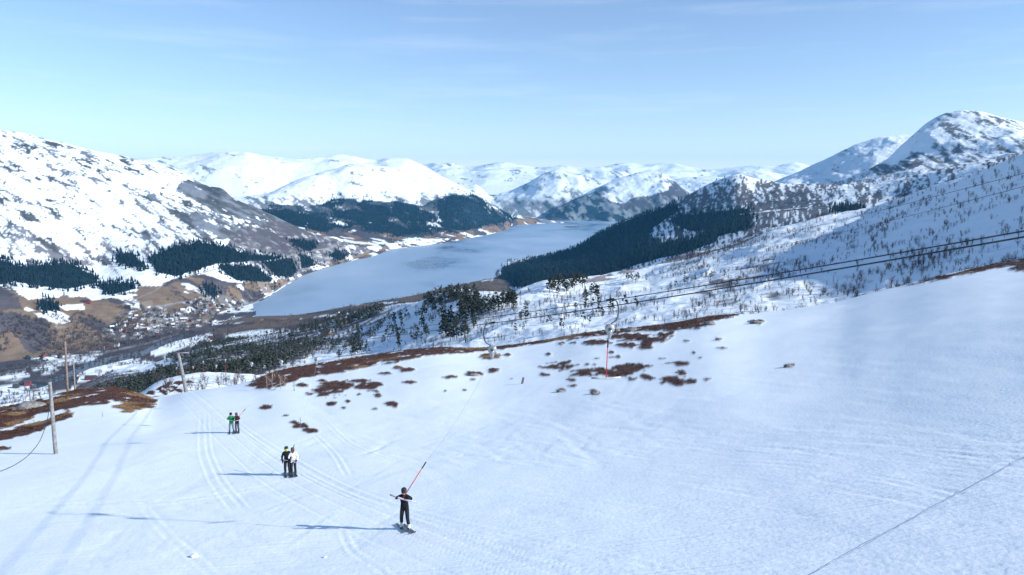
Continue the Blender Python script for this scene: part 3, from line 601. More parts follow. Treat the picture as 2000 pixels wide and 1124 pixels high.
def simple_mesh(name, verts, faces, material, parent=None, smooth=False):
    me = bpy.data.meshes.new(name); me.from_pydata([tuple(v) for v in verts], [], faces); me.update()
    if smooth: me.polygons.foreach_set('use_smooth', np.ones(len(me.polygons), bool))
    if material: me.materials.append(material)
    o = bpy.data.objects.new(name, me); COL.objects.link(o)
    if parent: o.parent = parent
    return o
o = simple_mesh('fjord_water', [(-9000, 900, 0), (9000, 900, 0), (9000, 12500, 0), (-9000, 12500, 0)], [(0, 1, 2, 3)], M_WATER); o['kind'] = 'structure'
# river feeding the fjord
rv = [(60,758,4),(90,750,5),(144,730,6),(176,714,7),(240,699,6),(280,692,5),(306,676,5),(340,664,4),(369,657,4),(432,642,4),(480,622,5),(500,612,4)]
M_RIVER = mat('river_water', (.025, .045, .075), rough=.25, spec=.35, noise=(.02, .3))
vv = []
for px, py, w in rv:
    for sgn in (1, -1):
        p = valley.hit(px, py+sgn*w); vv.append((p.x, p.y, p.z+1.6))
o = simple_mesh('river', vv, [(2*i, 2*i+1, 2*i+3, 2*i+2) for i in range(len(rv)-1)], M_RIVER); o['kind'] = 'structure'
# long dark islet near the head of the lake
def tag(o, label=None, cat=None, group=None, kind=None):
    if label: o['label'] = label
    if cat: o['category'] = cat
    if group: o['group'] = group
    if kind: o['kind'] = kind
    return o
a, b, c = W(1120, 444, 0), W(1108, 446, 0), None
ic = (a[1]*math.sin(a[0]), a[1]*math.cos(a[0])); ii = []
N = 24
for k in range(3):
    for q in range(N):
        an = 2*math.pi*q/N; rr = (1, .8, .3)[k]*(1+.2*math.sin(3*an+k)); ii.append((ic[0]+130*rr*math.cos(an), ic[1]+90*rr*math.sin(an), (-3, 3, 8)[k]))
o = simple_mesh('islet', ii+[(ic[0], ic[1], 9)], [(k*N+q, k*N+(q+1) % N, (k+1)*N+(q+1) % N, (k+1)*N+q) for k in range(2) for q in range(N)]+[(2*N+q, 2*N+(q+1) % N, 3*N) for q in range(N)], mat('islet_ground', (.09, .08, .08), noise=(.05, .4))); o['kind'] = 'structure'

# ================================================================== merged stuff and instanced trees
def stuff_mesh(name, protos, placements, material, kind='stuff'):
    """protos: list of (verts Nx3, faces Mx3); placements: (x,y,z,scale,rot,protoIndex,[stretch])"""
    V = []; F = []; off = 0
    pl = np.array(placements, float)
    for pi, (pv, pf) in enumerate(protos):
        q = pl[pl[:, 5] == pi]
        if not len(q): continue
        c, s = np.cos(q[:, 4]), np.sin(q[:, 4]); sc = q[:, 3]; xy = sc*q[:, 6] if q.shape[1] > 6 else sc
        X = (pv[None, :, 0]*c[:, None]-pv[None, :, 1]*s[:, None])*xy[:, None]+q[:, 0:1]
        Y = (pv[None, :, 0]*s[:, None]+pv[None, :, 1]*c[:, None])*xy[:, None]+q[:, 1:2]
        Z = pv[None, :, 2]*sc[:, None]+q[:, 2:3]
        V.append(np.stack([X, Y, Z], -1).reshape(-1, 3))
        F.append((pf[None]+(np.arange(len(q))*len(pv))[:, None, None]+off).reshape(-1, 3)); off += len(q)*len(pv)
    V = np.concatenate(V); F = np.concatenate(F).astype(np.int32)
    me = bpy.data.meshes.new(name); me.vertices.add(len(V)); me.vertices.foreach_set('co', V.ravel())
    me.loops.add(F.size); me.loops.foreach_set('vertex_index', F.ravel())
    me.polygons.add(len(F)); me.polygons.foreach_set('loop_start', np.arange(0, F.size, 3, dtype=np.int32)); me.update(calc_edges=True)
    me.materials.append(material); o = bpy.data.objects.new(name, me); COL.objects.link(o); o['kind'] = kind
    return o
def far_conifer(seed):
    g = np.random.default_rng(seed); v = []; f = []
    for k, (z0, z1, w) in enumerate([(.06, .72, .19), (.45, 1.0, .12)]):
        b = len(v); n = 4
        for q in range(n):
            an = 2*math.pi*(q+.5*k)/n; rr = w*g.uniform(.75, 1.2); v.append((rr*math.cos(an), rr*math.sin(an), z0+g.uniform(-.04, .04)))
        v.append((g.uniform(-.01, .01), 0, z1)); f += [(b+q, b+(q+1) % n, b+n) for q in range(n)]
    return np.array(v), np.array(f)
CONS = [far_conifer(i) for i in range(4)]
M_CONI = mat('spruce_needles', (.009, .021, .029), rough=.9, spec=.1, noise=(.03, .45))
def scatter(p, mask, n, smin, smax, nproto, sink=.05, fray=0):
    if fray:                                                   # ragged outskirts: stray trees beyond the edge of the wood
        mm = (mask > .5).astype(float); e = mm.copy()
        for _ in range(fray):
            e[1:-1, 1:-1] = np.maximum.reduce([e[1:-1, 1:-1], e[:-2, 1:-1], e[2:, 1:-1], e[1:-1, :-2], e[1:-1, 2:]])
        mask = np.maximum(mm, (e > mm) & (rng.random(mm.shape) < .22))
    idx = np.flatnonzero((mask > .5).ravel())
    if len(idx) == 0: return []
    gx = np.gradient(p.r, axis=0)*p.r*1.0; wq = np.sqrt(np.abs(gx)).ravel()[idx]; wq = wq/wq.sum()
    ch = rng.choice(idx, n, p=wq); daz = p.az[1]-p.az[0]
    x = p.x.ravel()[ch]; y = p.y.ravel()[ch]; z = p.z.ravel()[ch]; r = np.hypot(x, y); az = np.arctan2(x, y)+rng.uniform(-.6, .6, n)*daz
    sc = rng.uniform(smin, smax, n)
    return np.stack([r*np.sin(az), r*np.cos(az), z-sink*sc, sc, rng.uniform(0, 6.28, n), rng.integers(0, nproto, n), rng.uniform(.85, 1.25, n)], -1)
for nm, p, m, n, a, b, lab in [('spruce_forest', valley, valley_forest, 8500, 9, 23, 'dark spruce plantations on the lower slopes of the left mountain'),
                          ('spruce_forest', farhill, far_forest, 9500, 11, 26, 'dark spruce woods on the hills across the fjord'),
                          ('spruce_forest', ridge, ridge_forest, 10500, 8, 23, 'dark spruce forest covering the ridge right of the fjord')]:
    tag(stuff_mesh(nm, CONS, scatter(p, m, n, a, b, 4, fray=5), M_CONI), lab, 'forest')

# bare birch prototypes
def birch(seed, n=34, spread=.46, tw=.010):
    g = random.Random(seed); v = []; f = []
    def sliver(a, b, w):
        a = Vector(a); b = Vector(b); d = (b-a).normalized(); k = d.cross(Vector((g.uniform(-1, 1), g.uniform(-1, 1), .2))).normalized()*w
        i = len(v); v.extend([a+k, a-k, b]); f.append((i, i+1, i+2))
        if w < .03 and w != .016: return
        k2 = d.cross(k).normalized()*w; i = len(v); v.extend([a+k2, a-k2, b]); f.append((i, i+1, i+2))
    nst = g.choice([1, 2, 3])
    for q in range(nst):
        base = Vector((g.uniform(-.04, .04), g.uniform(-.04, .04), -.03)); top = Vector((g.uniform(-.16, .16), g.uniform(-.16, .16), g.uniform(.75, 1)))
        sliver(base, top, .016)
        for k in range(n//nst):
            t = g.uniform(.22, .95); a = base.lerp(top, t); an = g.uniform(0, 6.28); ln = (1.05-t)*spread*g.uniform(.6, 1.3)
            e = a+Vector((math.cos(an)*ln, math.sin(an)*ln, ln*g.uniform(.5, 1.5))); sliver(a, e, tw)
            if g.random() < .5:
                m = a.lerp(e, .5); sliver(m, m+Vector((math.cos(an+1)*ln*.5, math.sin(an+1)*ln*.5, ln*.6)), tw*.75)
    return np.array([tuple(p) for p in v]), np.array(f)
BIR = [birch(i) for i in range(8)]
BIRM = [birch(20+i, 18, .48, .014) for i in range(8)]
BIRF = [birch(60+i, 15, .55, .026) for i in range(6)]
M_BIRCH = mat('birch_twigs', (.085, .072, .078), rough=.95, spec=.05, noise=(.05, .4))
def pine(seed, nc=30):
    g = random.Random(seed); v = []; f = []; n = 5
    for q in range(n): v.append((.022*math.cos(q*1.257), .022*math.sin(q*1.257), -.03))
    v.append((0, 0, .92)); f += [(q, (q+1) % n, n) for q in range(n)]
    for k in range(nc):
        t = g.uniform(.28, 1); rad = (.20 if t < .8 else .34*(1.05-t)+.03)*g.uniform(.35, 1.05); an = g.uniform(0, 6.28)
        c = Vector((rad*math.cos(an), rad*math.sin(an), t*.97)); s = g.uniform(.045, .10)*(30/nc)**.4
        b = len(v)
        for d in ((1, 0, 0), (-1, 0, 0), (0, 1, 0), (0, -1, 0), (0, 0, .7), (0, 0, -.5)):
            v.append(tuple(c+Vector(d)*s*g.uniform(.6, 1.4)+Vector((g.uniform(-.3, .3), g.uniform(-.3, .3), g.uniform(-.2, .2)))*s))
        f += [(b, b+2, b+4), (b+2, b+1, b+4), (b+1, b+3, b+4), (b+3, b, b+4), (b+2, b, b+5), (b+1, b+2, b+5), (b+3, b+1, b+5), (b, b+3, b+5)]
    return np.array(v), np.array(f)
PIN = [pine(40+i) for i in range(6)]
PINF = [pine(140+i, 12) for i in range(6)]
M_PINE = mat('pine_needles', (.032, .042, .034), rough=.9, spec=.1, noise=(.3, .5))
M_BARK = mat('pine_bark', (.10, .07, .055), rough=.95, noise=(3, .4))
def me_from(name, vf, m):
    me = bpy.data.meshes.new(name); me.from_pydata([tuple(x) for x in vf[0]], [], [tuple(map(int, t)) for t in vf[1]]); me.materials.append(m); me.update(); return me
# --- pines
pine_spots = []
def cluster(poly, n, hs, lab):
    xs_ = [p[0] for p in poly]; ys_ = [p[1] for p in poly]; k = 0
    while k < n:
        x = random.uniform(min(xs_), max(xs_)); y = random.uniform(min(ys_), max(ys_))
        if inpoly(np.array([x]), np.array([y]), poly)[0]:
            pine_spots.append((x, y, random.uniform(*hs), lab)); k += 1
cluster([(905,590),(930,592),(1000,588),(1008,603),(960,618),(930,632),(900,640),(893,615)], 64, (8, 13), 'pine in the dense dark stand left of the drag lift hangers')
cluster([(860,630),(905,620),(930,640),(905,665),(870,668),(855,655)], 30, (7, 11), 'pine in the small stand just above the brown ridge')
cluster([(1065,560),(1140,552),(1145,570),(1095,580),(1070,575)], 24, (8, 12), 'pine in the clump on the snowy knoll by the forested ridge')
cluster([(1135,575),(1170,572),(1175,595),(1145,600)], 9, (6, 10), 'pine in the small group below the snowy knoll')
cluster([(1215,545),(1265,545),(1260,556),(1220,556)], 8, (5, 8), 'small pine near the top of the open snowy hillside')
cluster([(1010,610),(1250,585),(1240,620),(1090,650),(1000,655)], 26, (4, 7.5), 'small lone pine dotted on open snow behind the lift ropes')
cluster([(700,640),(860,600),(900,640),(860,672),(720,695),(650,705)], 75, (6, 11), 'pine on the wooded snow slope above the brown ridge')
cluster([(640,660),(700,640),(720,690),(640,712)], 30, (6, 11), 'pine at the lower left end of the wooded snow slope')
cluster([(1300,550),(1440,540),(1440,565),(1310,575)], 8, (4, 7), 'small pine between the birches right of the lift hangers')
pine_pos = []
for px, py, h, lab in pine_spots:
    p = mid.hit(px, py); pine_pos.append((p, h, lab))
PMESH = [(me_from('pine_crown', (v[6:], f[5:]-6), M_PINE), me_from('pine_trunk', (v[:6], f[:5]), M_BARK)) for v, f in PIN]
for i, (p, h, lab) in enumerate(pine_pos):
    e = bpy.data.objects.new('pine_tree', None); COL.objects.link(e); e.empty_display_size = .5
    e.location = p; e.scale = (h*random.uniform(.9, 1.2), h*random.uniform(.9, 1.2), h); e.rotation_euler[2] = random.uniform(0, 6.28)
    k = random.randrange(6)
    for me, nm in zip(PMESH[k], ('crown', 'trunk')):
        c = bpy.data.objects.new(nm, me); COL.objects.link(c); c.parent = e
    tag(e, lab, 'tree', 'pines on the snowy hillside')
# more pines and bare woods as one mass (left, below the crest)
gap = fbm(mid.x/55, mid.y/55, 4, 301)
pl = scatter(mid, mid_forest*(gap > .44), 2600, 4.5, 12, 6, fray=4)
tag(stuff_mesh('pine_wood', PINF, pl, M_PINE), 'dark pine wood falling to the valley behind the ski slope', 'forest')
pl = scatter(mid, (mid_forest > .5)*(gap < .58)*1.0, 3200, 3, 8, 6, fray=8)
tag(stuff_mesh('bare_slope_wood', BIRF, pl, M_BIRCH), 'grey bare birches mixed into the pine wood behind the ski slope', 'wood')
pl = scatter(mid, (mid.t > 3.3) & (mid.z > 2) & (MPX < 1000) & (fbm(mid.x/90, mid.y/70, 4, 311) > .46), 3200, 5, 12, 6)
tag(stuff_mesh('bare_shore_wood', BIRF, pl, M_BIRCH), 'dark leafless woods along the near shore of the fjord', 'wood')
# --- birches
bm_ = (rng.random(mid.x.shape) < np.clip(mid_birch*1.5*(.14+.86*sstep(.44, .60, fbm(mid.x/34, mid.y/34, 4, 201))), 0, 1)*.9)
pl = scatter(mid, bm_, 18000, 1.2, 4.6, 8)
dist = np.hypot(pl[:, 0], pl[:, 1]); big = np.argsort(-(pl[:, 3]/dist))
vis_px, vis_py = project(pl[:, 0], pl[:, 1], pl[:, 2]+pl[:, 3])
order = [i for i in big if 0 < vis_px[i] < 2000 and vis_py[i] < np.interp(vis_px[i], [c[0] for c in crest], [c[1] for c in crest])-6]
ind = order[:290]; rest = np.setdiff1d(np.arange(len(pl)), ind)
tag(stuff_mesh('birch_scrub', BIRM, pl[rest], M_BIRCH), 'bare birch scrub scattered over the snowy hillside on the right', 'birch scrub')
BM = [me_from('bare_birch', b, M_BIRCH) for b in BIR]
for i in ind:
    x, y, z, s, r_, k, st = pl[i]
    o = bpy.data.objects.new('birch_tree', BM[int(k)]); COL.objects.link(o); o.location = (x, y, z); o.scale = (s*st, s*st, s); o.rotation_euler[2] = r_
    tag(o, 'bare leafless birch on the snowy hillside beyond the ski slope', 'tree', 'bare birches on the hillside')
# bare woods in the valley and birches on the mound
pl = scatter(valley, (valley.t < 2.9) & ((fbm(valley.x/150+31, valley.y/110, 5, 88) > .53) | (fbm(valley.x/60+3, valley.y/40, 4, 288) > .62)) & (VPY > 530) & (rng.random(valley.x.shape) < .5) & (valley.z > 2), 10000, 6, 13, 6)
tag(stuff_mesh('bare_valley_wood', BIRF, pl, M_BIRCH), 'grey leafless woods along the valley floor and fields', 'wood')
pl = []
for i in range(60):
    px = random.choice([random.uniform(425, 500), random.uniform(425, 500), random.uniform(365, 405), random.uniform(305, 350)]); py = random.uniform(742, 760) if px > 420 else random.uniform(748, 772)
    p = mound.hit(px, py); pl.append((p.x, p.y, p.z, random.uniform(1.4, 2.8), random.uniform(0, 6.28), random.randrange(8), 1.0))
for x, y, z, s, r_, k, st in pl:
    o = bpy.data.objects.new('birch_shrub', BM[k]); COL.objects.link(o); o.location = (x, y, z); o.scale = (s, s, s); o.rotation_euler[2] = r_
    tag(o, 'small bare birch shrub on the snow mound beyond the crest', 'shrub', 'birch shrubs on the snow mound')

# --- heather and dry grass tufts standing on the bare patches of the slope
def tuft(seed):
    g = random.Random(seed); v = []; f = []
    for k in range(7):
        an = g.uniform(0, 6.28); b = Vector((g.uniform(-.5, .5), g.uniform(-.5, .5), -.15)); w = Vector((-math.sin(an), math.cos(an), 0))*.13
        t = b+Vector((math.cos(an)*g.uniform(.1, .6), math.sin(an)*g.uniform(.1, .6), g.uniform(.6, 1.1))); i = len(v); v += [tuple(b+w), tuple(b-w), tuple(t)]; f.append((i, i+1, i+2))
    return np.array(v), np.array(f)
TUF = [tuft(i) for i in range(5)]
M_HEATH = mat('heather', (.085, .04, .028), rough=.95, spec=.05, noise=(.5, .6))
M_GRASS = mat('dry_grass', (.23, .15, .08), rough=.95, spec=.05, noise=(.5, .5))
hm = (HM > .5) & (near.t < 4.3)
tanz = fbm(near.x/7+3, near.y/7, 3, 44)+.3*sstep(205, 260, NPX+wx*60)*(NPX < 330)*(NPY < 815)
tag(stuff_mesh('heather', TUF, scatter(near, hm & (tanz < .72), 17000, .08, .24, 5, .1), M_HEATH), 'reddish brown heather on bare patches of the ski slope', 'heather')
tag(stuff_mesh('dry_grass', TUF, scatter(near, hm & (tanz >= .72), 5000, .07, .2, 5, .1), M_GRASS), 'straw coloured dry grass on bare patches of the ski slope', 'grass')

# ================================================================== helpers for built things
def tube(name, pts, rad, material, parent=None, seg=6, taper=None):
    pts = [Vector(p) for p in pts]; v = []; f = []
    for i, p in enumerate(pts):
        d = (pts[min(i+1, len(pts)-1)]-pts[max(i-1, 0)]).normalized()
        u = d.cross(Vector((0, 0, 1)) if abs(d.z) < .95 else Vector((1, 0, 0))).normalized(); w = d.cross(u)
        r = rad if taper is None else rad+(taper-rad)*i/(len(pts)-1)
        for q in range(seg):
            a = 2*math.pi*q/seg; v.append(p+u*math.cos(a)*r+w*math.sin(a)*r)
    for i in range(len(pts)-1):
        for q in range(seg): f.append((i*seg+q, i*seg+(q+1) % seg, (i+1)*seg+(q+1) % seg, (i+1)*seg+q))
    f.append(tuple(range(seg))[::-1]); f.append(tuple((len(pts)-1)*seg+q for q in range(seg)))
    return simple_mesh(name, v, f, material, parent, smooth=True)
def lathe(name, prof, material, parent=None, seg=14, axis='z', at=(0, 0, 0)):
    v = []; f = []; n = len(prof)
    for r, h in prof:
        for q in range(seg):
            a = 2*math.pi*q/seg; p = (r*math.cos(a), r*math.sin(a), h)
            if axis == 'x': p = (p[2], p[0], p[1])
            if axis == 'y': p = (p[0], p[2], p[1])
            v.append((p[0]+at[0], p[1]+at[1], p[2]+at[2]))
    for i in range(n-1):
        for q in range(seg): f.append((i*seg+q, i*seg+(q+1) % seg, (i+1)*seg+(q+1) % seg, (i+1)*seg+q))
    f.append(tuple(range(seg))[::-1]); f.append(tuple((n-1)*seg+q for q in range(seg)))
    return simple_mesh(name, v, f, material, parent, smooth=True)
def box(name, c, s, material, parent=None, rz=0):
    v = []; cs, sn = math.cos(rz), math.sin(rz)
    for x in (-.5, .5):
        for y in (-.5, .5):
            for z in (-.5, .5):
                a, b = x*s[0], y*s[1]; v.append((c[0]+a*cs-b*sn, c[1]+a*sn+b*cs, c[2]+z*s[2]))
    return simple_mesh(name, v, [(0, 1, 3, 2), (4, 6, 7, 5), (0, 4, 5, 1), (2, 3, 7, 6), (0, 2, 6, 4), (1, 5, 7, 3)], material, parent)
def empty(name, loc, rz=0):
    e = bpy.data.objects.new(name, None); COL.objects.link(e); e.location = loc; e.rotation_euler[2] = rz; e.empty_display_size = .3; return e
M_STEEL = mat('galvanised_steel', (.07, .08, .095), rough=.5, metal=.2, noise=(4, .2))
M_ALU = mat('spring_box_shell', (.36, .38, .41), rough=.4, metal=.4, noise=(5, .12))
M_CABLE = mat('steel_rope', (.035, .042, .055), rough=.6, metal=.2, noise=(6, .3))
M_RED = mat('red_enamel', (.55, .035, .04), rough=.4, noise=(6, .1))
M_GRIP = mat('black_rubber', (.02, .02, .022), rough=.7, noise=(8, .2))
M_BAR = mat('grey_plastic_bar', (.42, .44, .47), rough=.5, noise=(6, .15))
M_WOOD = mat('weathered_wood', (.21, .21, .215), rough=.9, noise=(5, .35), bump=[((20, 20, 2), 4, .4, .02)])
M_WOOD2 = mat('brown_wood', (.20, .16, .145), rough=.9, noise=(5, .35), bump=[((20, 20, 2), 4, .4, .02)])
M_ROCK = mat('grey_stone', (.20, .20, .195), rough=.95, noise=(2.5, .5), bump=[((6, 6, 6), 6, .6, .06)])
M_SNOWLUMP = mat('lump_snow', (.85, .89, .94), rough=.8, noise=(6, .04), bump=[((14, 14, 14), 4, .5, .03)])

# ================================================================== drag lift: two ropes, hangers with T-bars
UD = Vector((.514, -.857, 0)).normalized()                      # uphill direction of the lift in plan
C0 = Vector((-1.04, 26.4, HC-5.45)); NRM = Vector((.857, .514, 0))
def rope_pt(line, s):                                           # s metres uphill of C0
    z = .24*s+(.0009*s*s if s > 0 else 0)
    p = C0+UD*s+Vector((0, 0, z))
    if line: p = p+NRM*2.8+Vector((0, 0, .31-.004*s))
    return p
def rope_at_px(line, px):
    lo, hi = -330., 17.
    for _ in range(60):
        m = (lo+hi)/2; p = rope_pt(line, m); q = project(p.x, p.y, p.z)[0]
        if q < px: lo = m
        else: hi = m
    return (lo+hi)/2
for ln, lab in ((0, 'nearer and lower steel haul rope of the drag lift'), (1, 'upper steel return rope of the drag lift, carrying the hanging T-bar')):
    ss = np.concatenate([np.linspace(-260, -60, 40), np.linspace(-55, 40, 40)])
    tag(tube('lift_rope', [rope_pt(ln, s) for s in ss], .017, M_CABLE), lab, 'cable', 'haul ropes of the drag lift')
def hanger(line, s, label, side=1, end=None, drop=None, bar_dir=None, pole_len=1.9):
    p = rope_pt(line, s); e = empty('t_bar_hanger', p); inv = Vector(p)
    def loc(v): return Vector(v)-inv
    sx = Vector((.94*side, .34*side, 0))                       # the hook swings out sideways from the rope
    pts = [Vector((0, 0, 0)), Vector((0, 0, .03))+sx*.06, sx*.22+Vector((0, 0, -.02)), sx*.31+Vector((0, 0, -.16)), sx*.34+Vector((0, 0, -.42)), sx*.31+Vector((0, 0, -.64)), sx*.20+Vector((0, 0, -.79)), sx*.06+Vector((0, 0, -.86))]
    den = [Vector(q) for q in zip(*[pchip(np.arange(8), np.array([a[k] for a in pts]), np.linspace(0, 7, 22)) for k in range(3)])]
    tube('hook_arm', den, .026, M_STEEL, e, 8)
    tube('rope_clamp', [UD*-.2+Vector((0, 0, -.03)), UD*.2+Vector((0, 0, .07))], .04, M_GRIP, e, 8)
    bx = lathe('spring_box', [(.05, -.10), (.15, -.09), (.175, -.05), (.175, .05), (.15, .09), (.05, .10)], M_ALU, e, 20, 'y', (0, 0, -1.04))
    lathe('cord_funnel', [(.04, -1.40), (.05, -1.38), (.11, -1.16), (.12, -1.08)], M_ALU, bx, 12)
    lathe('axle_cap', [(.05, -.125), (.06, -.12), (.06, .12), (.05, .125)], M_STEEL, bx, 12, 'y', (0, 0, -1.04))
    if end is not None:
        top = Vector((0, 0, -1.40)); bot = loc(end); d = (top-bot).normalized(); pt = bot+d*pole_len
        tube('cord', [top.lerp(pt, k/8)+Vector((0, 0, -.25*math.sin(math.pi*k/8))) for k in range(9)], (.005 if pole_len > 1.5 else .004), M_BAR, e, 5)
    elif drop is not None:
        top = Vector((0, 0, -1.40)); pt = Vector((-.05*side, 0, -1.40-drop)); bot = pt+Vector((-.04*side, 0, -pole_len)); d = (pt-bot).normalized()
        tube('cord', [top, pt], .008, M_BAR, e, 5)
    else: return tag(e, label, 'lift hanger', 'T-bar hangers of the drag lift')
    tube('pole', [bot, pt-d*.25], .018, M_RED, e, 8); tube('pole_grip', [pt-d*.32, pt], .026, M_GRIP, e, 8)
    bd = (bar_dir or Vector((.97, .1, -.02))).normalized()
    tube('crossbar', [bot-bd*.55, bot-bd*.2+Vector((0, 0, -.03)), bot+bd*.2+Vector((0, 0, -.03)), bot+bd*.55], .038, M_BAR, e, 8)
    return tag(e, label, 'lift hanger', 'T-bar hangers of the drag lift')

# ================================================================== skiers
def skin_mesh(name, verts, edges, radii, levels=2):
    me = bpy.data.meshes.new(name+'_cage'); me.from_pydata(verts, edges, []); o = bpy.data.objects.new(name+'_cage', me); COL.objects.link(o)
    md = o.modifiers.new('s', 'SKIN'); md.use_smooth_shade = True
    for i, r in enumerate(radii): me.skin_vertices[0].data[i].radius = r if isinstance(r, tuple) else (r, r)
    me.skin_vertices[0].data[0].use_root = True
    o.modifiers.new('d', 'SUBSURF').levels = levels
    dg = bpy.context.evaluated_depsgraph_get(); ev = o.evaluated_get(dg); nm = bpy.data.meshes.new_from_object(ev, depsgraph=dg); nm.name = name
    bpy.data.objects.remove(o); return nm
M_SKIN = mat('skin', (.50, .30, .22), rough=.6, noise=(20, .08))
def cloth(n, c): return mat(n, c, rough=.85, spec=.15, noise=(9, .25), bump=[((14, 14, 22), 4, .8, .06)])
M_BLACK = cloth('black_cloth', (.012, .013, .017)); M_DKPANT = cloth('dark_ski_pants', (.018, .021, .03)); M_WHITE = cloth('white_jacket', (.78, .72, .73))
M_GREEN = cloth('green_jacket', (.02, .22, .075)); M_GREYP = cloth('grey_ski_pants', (.13, .17, .24)); M_NAVY = cloth('dark_purple_jacket', (.03, .022, .032)); M_CHAR = cloth('charcoal_pants', (.055, .06, .06))
M_BOOTD = mat('dark_boot', (.03, .035, .04), rough=.4, noise=(8, .2)); M_BOOTW = mat('white_boot', (.7, .72, .75), rough=.4, noise=(8, .1))
M_SKI = mat('dark_ski', (.03, .035, .05), rough=.35, noise=(6, .5)); M_LENS = mat('lime_goggle_lens', (.35, .5, .05), rough=.15, spec=.6, noise=(9, .2)); M_LENSD = mat('dark_goggle_lens', (.02, .02, .03), rough=.12, spec=.6, noise=(9, .2))
M_PINK = mat('pale_pink', (.7, .42, .45), rough=.8, noise=(9, .1)); M_HAIR = mat('brown_hair', (.10, .045, .03), rough=.7, noise=(20, .3))
def skier(px, py, h, face, label, jacket, jhem, pants, boot, hat, goggle, arms, legs, ski_dir, lean=0, twist=0, cap=True, hair=None, jmask=None):
    """arms: ((elbow),(hand)) for left and right in body axes (x: figure's left = +x, y: forward = -y)"""
    g = near.hit(px, py); k = h/1.8
    root = empty('person', g, face); root.scale = (k*.94, k*.94, k)
    (lf, rf) = legs                                            # foot positions (x,y)
    lk = (.11+(lf[0]-.11)*.5, (lf[1])*.5-.07, .50); rk = (-.11+(rf[0]+.11)*.5, rf[1]*.5-.07, .50)
    le, lh, re, rh = arms
    V = [(0, .02, .95), (0, .03, 1.12), (0, .02+lean*.5, 1.30), (0, 0+lean, 1.45), (0, -.01+lean, 1.53), (0, -.03+lean, 1.62), (0, -.035+lean, 1.72),
         (.10, .02, .90), lk, (lf[0], lf[1]+.02, .14), (lf[0]+.01, lf[1]-.12, .07),
         (-.10, .02, .90), rk, (rf[0], rf[1]+.02, .14), (rf[0]-.01, rf[1]-.12, .07),
         (.19, lean, 1.42), le, lh, (-.19, lean, 1.42), re, rh]
    def ext(a, b, d):
        a = Vector(a); b = Vector(b); return tuple(b+(b-a).normalized()*d)
    V += [ext(le, lh, .10), ext(re, rh, .10)]
    def thumb(e_, h_, sx):
        d = (Vector(h_)-Vector(e_)).normalized(); return tuple(Vector(h_)+d*.05+Vector((sx*.03, -.02, .05)))
    V += [thumb(le, lh, -1), thumb(re, rh, 1)]
    E = [(0, 1), (1, 2), (2, 3), (3, 4), (4, 5), (5, 6), (0, 7), (7, 8), (8, 9), (9, 10), (0, 11), (11, 12), (12, 13), (13, 14), (3, 15), (15, 16), (16, 17), (3, 18), (18, 19), (19, 20), (17, 21), (20, 22), (17, 23), (20, 24)]
    Rr = [(.175, .14), (.175, .135), (.20, .145), (.15, .11), (.065, .065), (.095, .105), (.085, .09), (.115, .115), .085, .078, .055, (.115, .115), .085, .078, .055, .085, .068, .05, .085, .068, .05, .042, .042, .02, .02]
    me = skin_mesh('body', V, E, Rr)
    mats = [jacket, pants, boot, M_SKIN, M_BLACK]
    for m in mats: me.materials.append(m)
    hands = [Vector(lh), Vector(rh), Vector(V[21]), Vector(V[22])]
    for p in me.polygons:
        c = p.center; q = 0
        if c.z > 1.535 and abs(c.x) < .16: q = 3
        elif min((c-hh).length for hh in hands) < .095: q = 4
        elif c.z < .27 and abs(c.x) < .6: q = 2
        elif c.z < jhem and abs(c.x) < .35: q = 1
        p.material_index = q
    b = bpy.data.objects.new('body', me); COL.objects.link(b); b.parent = root
    hx, hy, hz = 0, -.03+lean, 1.68
    if cap:                                                     # helmet / hat: dome with a rim
        pr = [(.122, -.02), (.126, .02), (.124, .06), (.108, .105), (.075, .135), (.03, .148)]
        lathe('helmet', pr, hat, root, 16, 'z', (hx, hy+.012, hz))
    if hair is not None:
        lathe('hair', [(.05, -.26), (.10, -.2), (.115, -.05), (.118, .05), (.09, .11), (.03, .13)], hair, root, 12, 'z', (hx, hy+.03, hz))
    if goggle is not None:
        v = []; n = 8
        for zz in (-.045, .03):
            for i in range(n+1):
                a = R(-62)+R(124)*i/n; v.append((hx+.118*math.sin(a), hy-.118*math.cos(a)-.012, hz+zz-.01))
        simple_mesh('goggles', v, [(i, i+1, n+2+i, n+1+i) for i in range(n)], goggle, root)
    box('nose', (hx, hy-.115, hz-.06), (.025, .03, .035), M_SKIN, root)
    # skis follow the snow under each foot
    sdv = Vector((math.cos(ski_dir), math.sin(ski_dir), 0))
    bpy.context.view_layer.update(); mw = root.matrix_world.copy(); imw = mw.inverted()
    for ft in (lf, rf):
        c = mw @ Vector((ft[0], ft[1]-.03, 0)); lat = Vector((-sdv.y, sdv.x, 0)); vs = []; fs = []
        prof = [(-.75, 0), (-.4, 0), (0, 0), (.4, 0), (.72, .0), (.82, .03), (.90, .10)]
        z0 = near.height(c.x, c.y)
        gr = (near.height(c.x+sdv.x*.6, c.y+sdv.y*.6)-near.height(c.x-sdv.x*.6, c.y-sdv.y*.6))/1.2
        for s_, up in prof:
            w = .055 if s_ < .8 else .03
            for q in (-1, 1):
                for zz in (.035, .055):
                    p = c+sdv*s_+lat*q*w; vs.append(imw @ Vector((p.x, p.y, z0+gr*s_+up+zz)))
        for i in range(len(prof)-1):
            a = i*4; fs += [(a, a+4, a+6, a+2), (a+1, a+3, a+7, a+5), (a, a+1, a+5, a+4), (a+2, a+6, a+7, a+3)]
        fs += [(0, 2, 3, 1), (4*len(prof)-4, 4*len(prof)-3, 4*len(prof)-1, 4*len(prof)-2)]
        sk = simple_mesh('ski', vs, fs, M_SKI, root)
        bc = imw @ Vector((c.x, c.y, z0+.075)); box('binding', tuple(bc), (.08, .26, .045), M_BOOTD, sk)
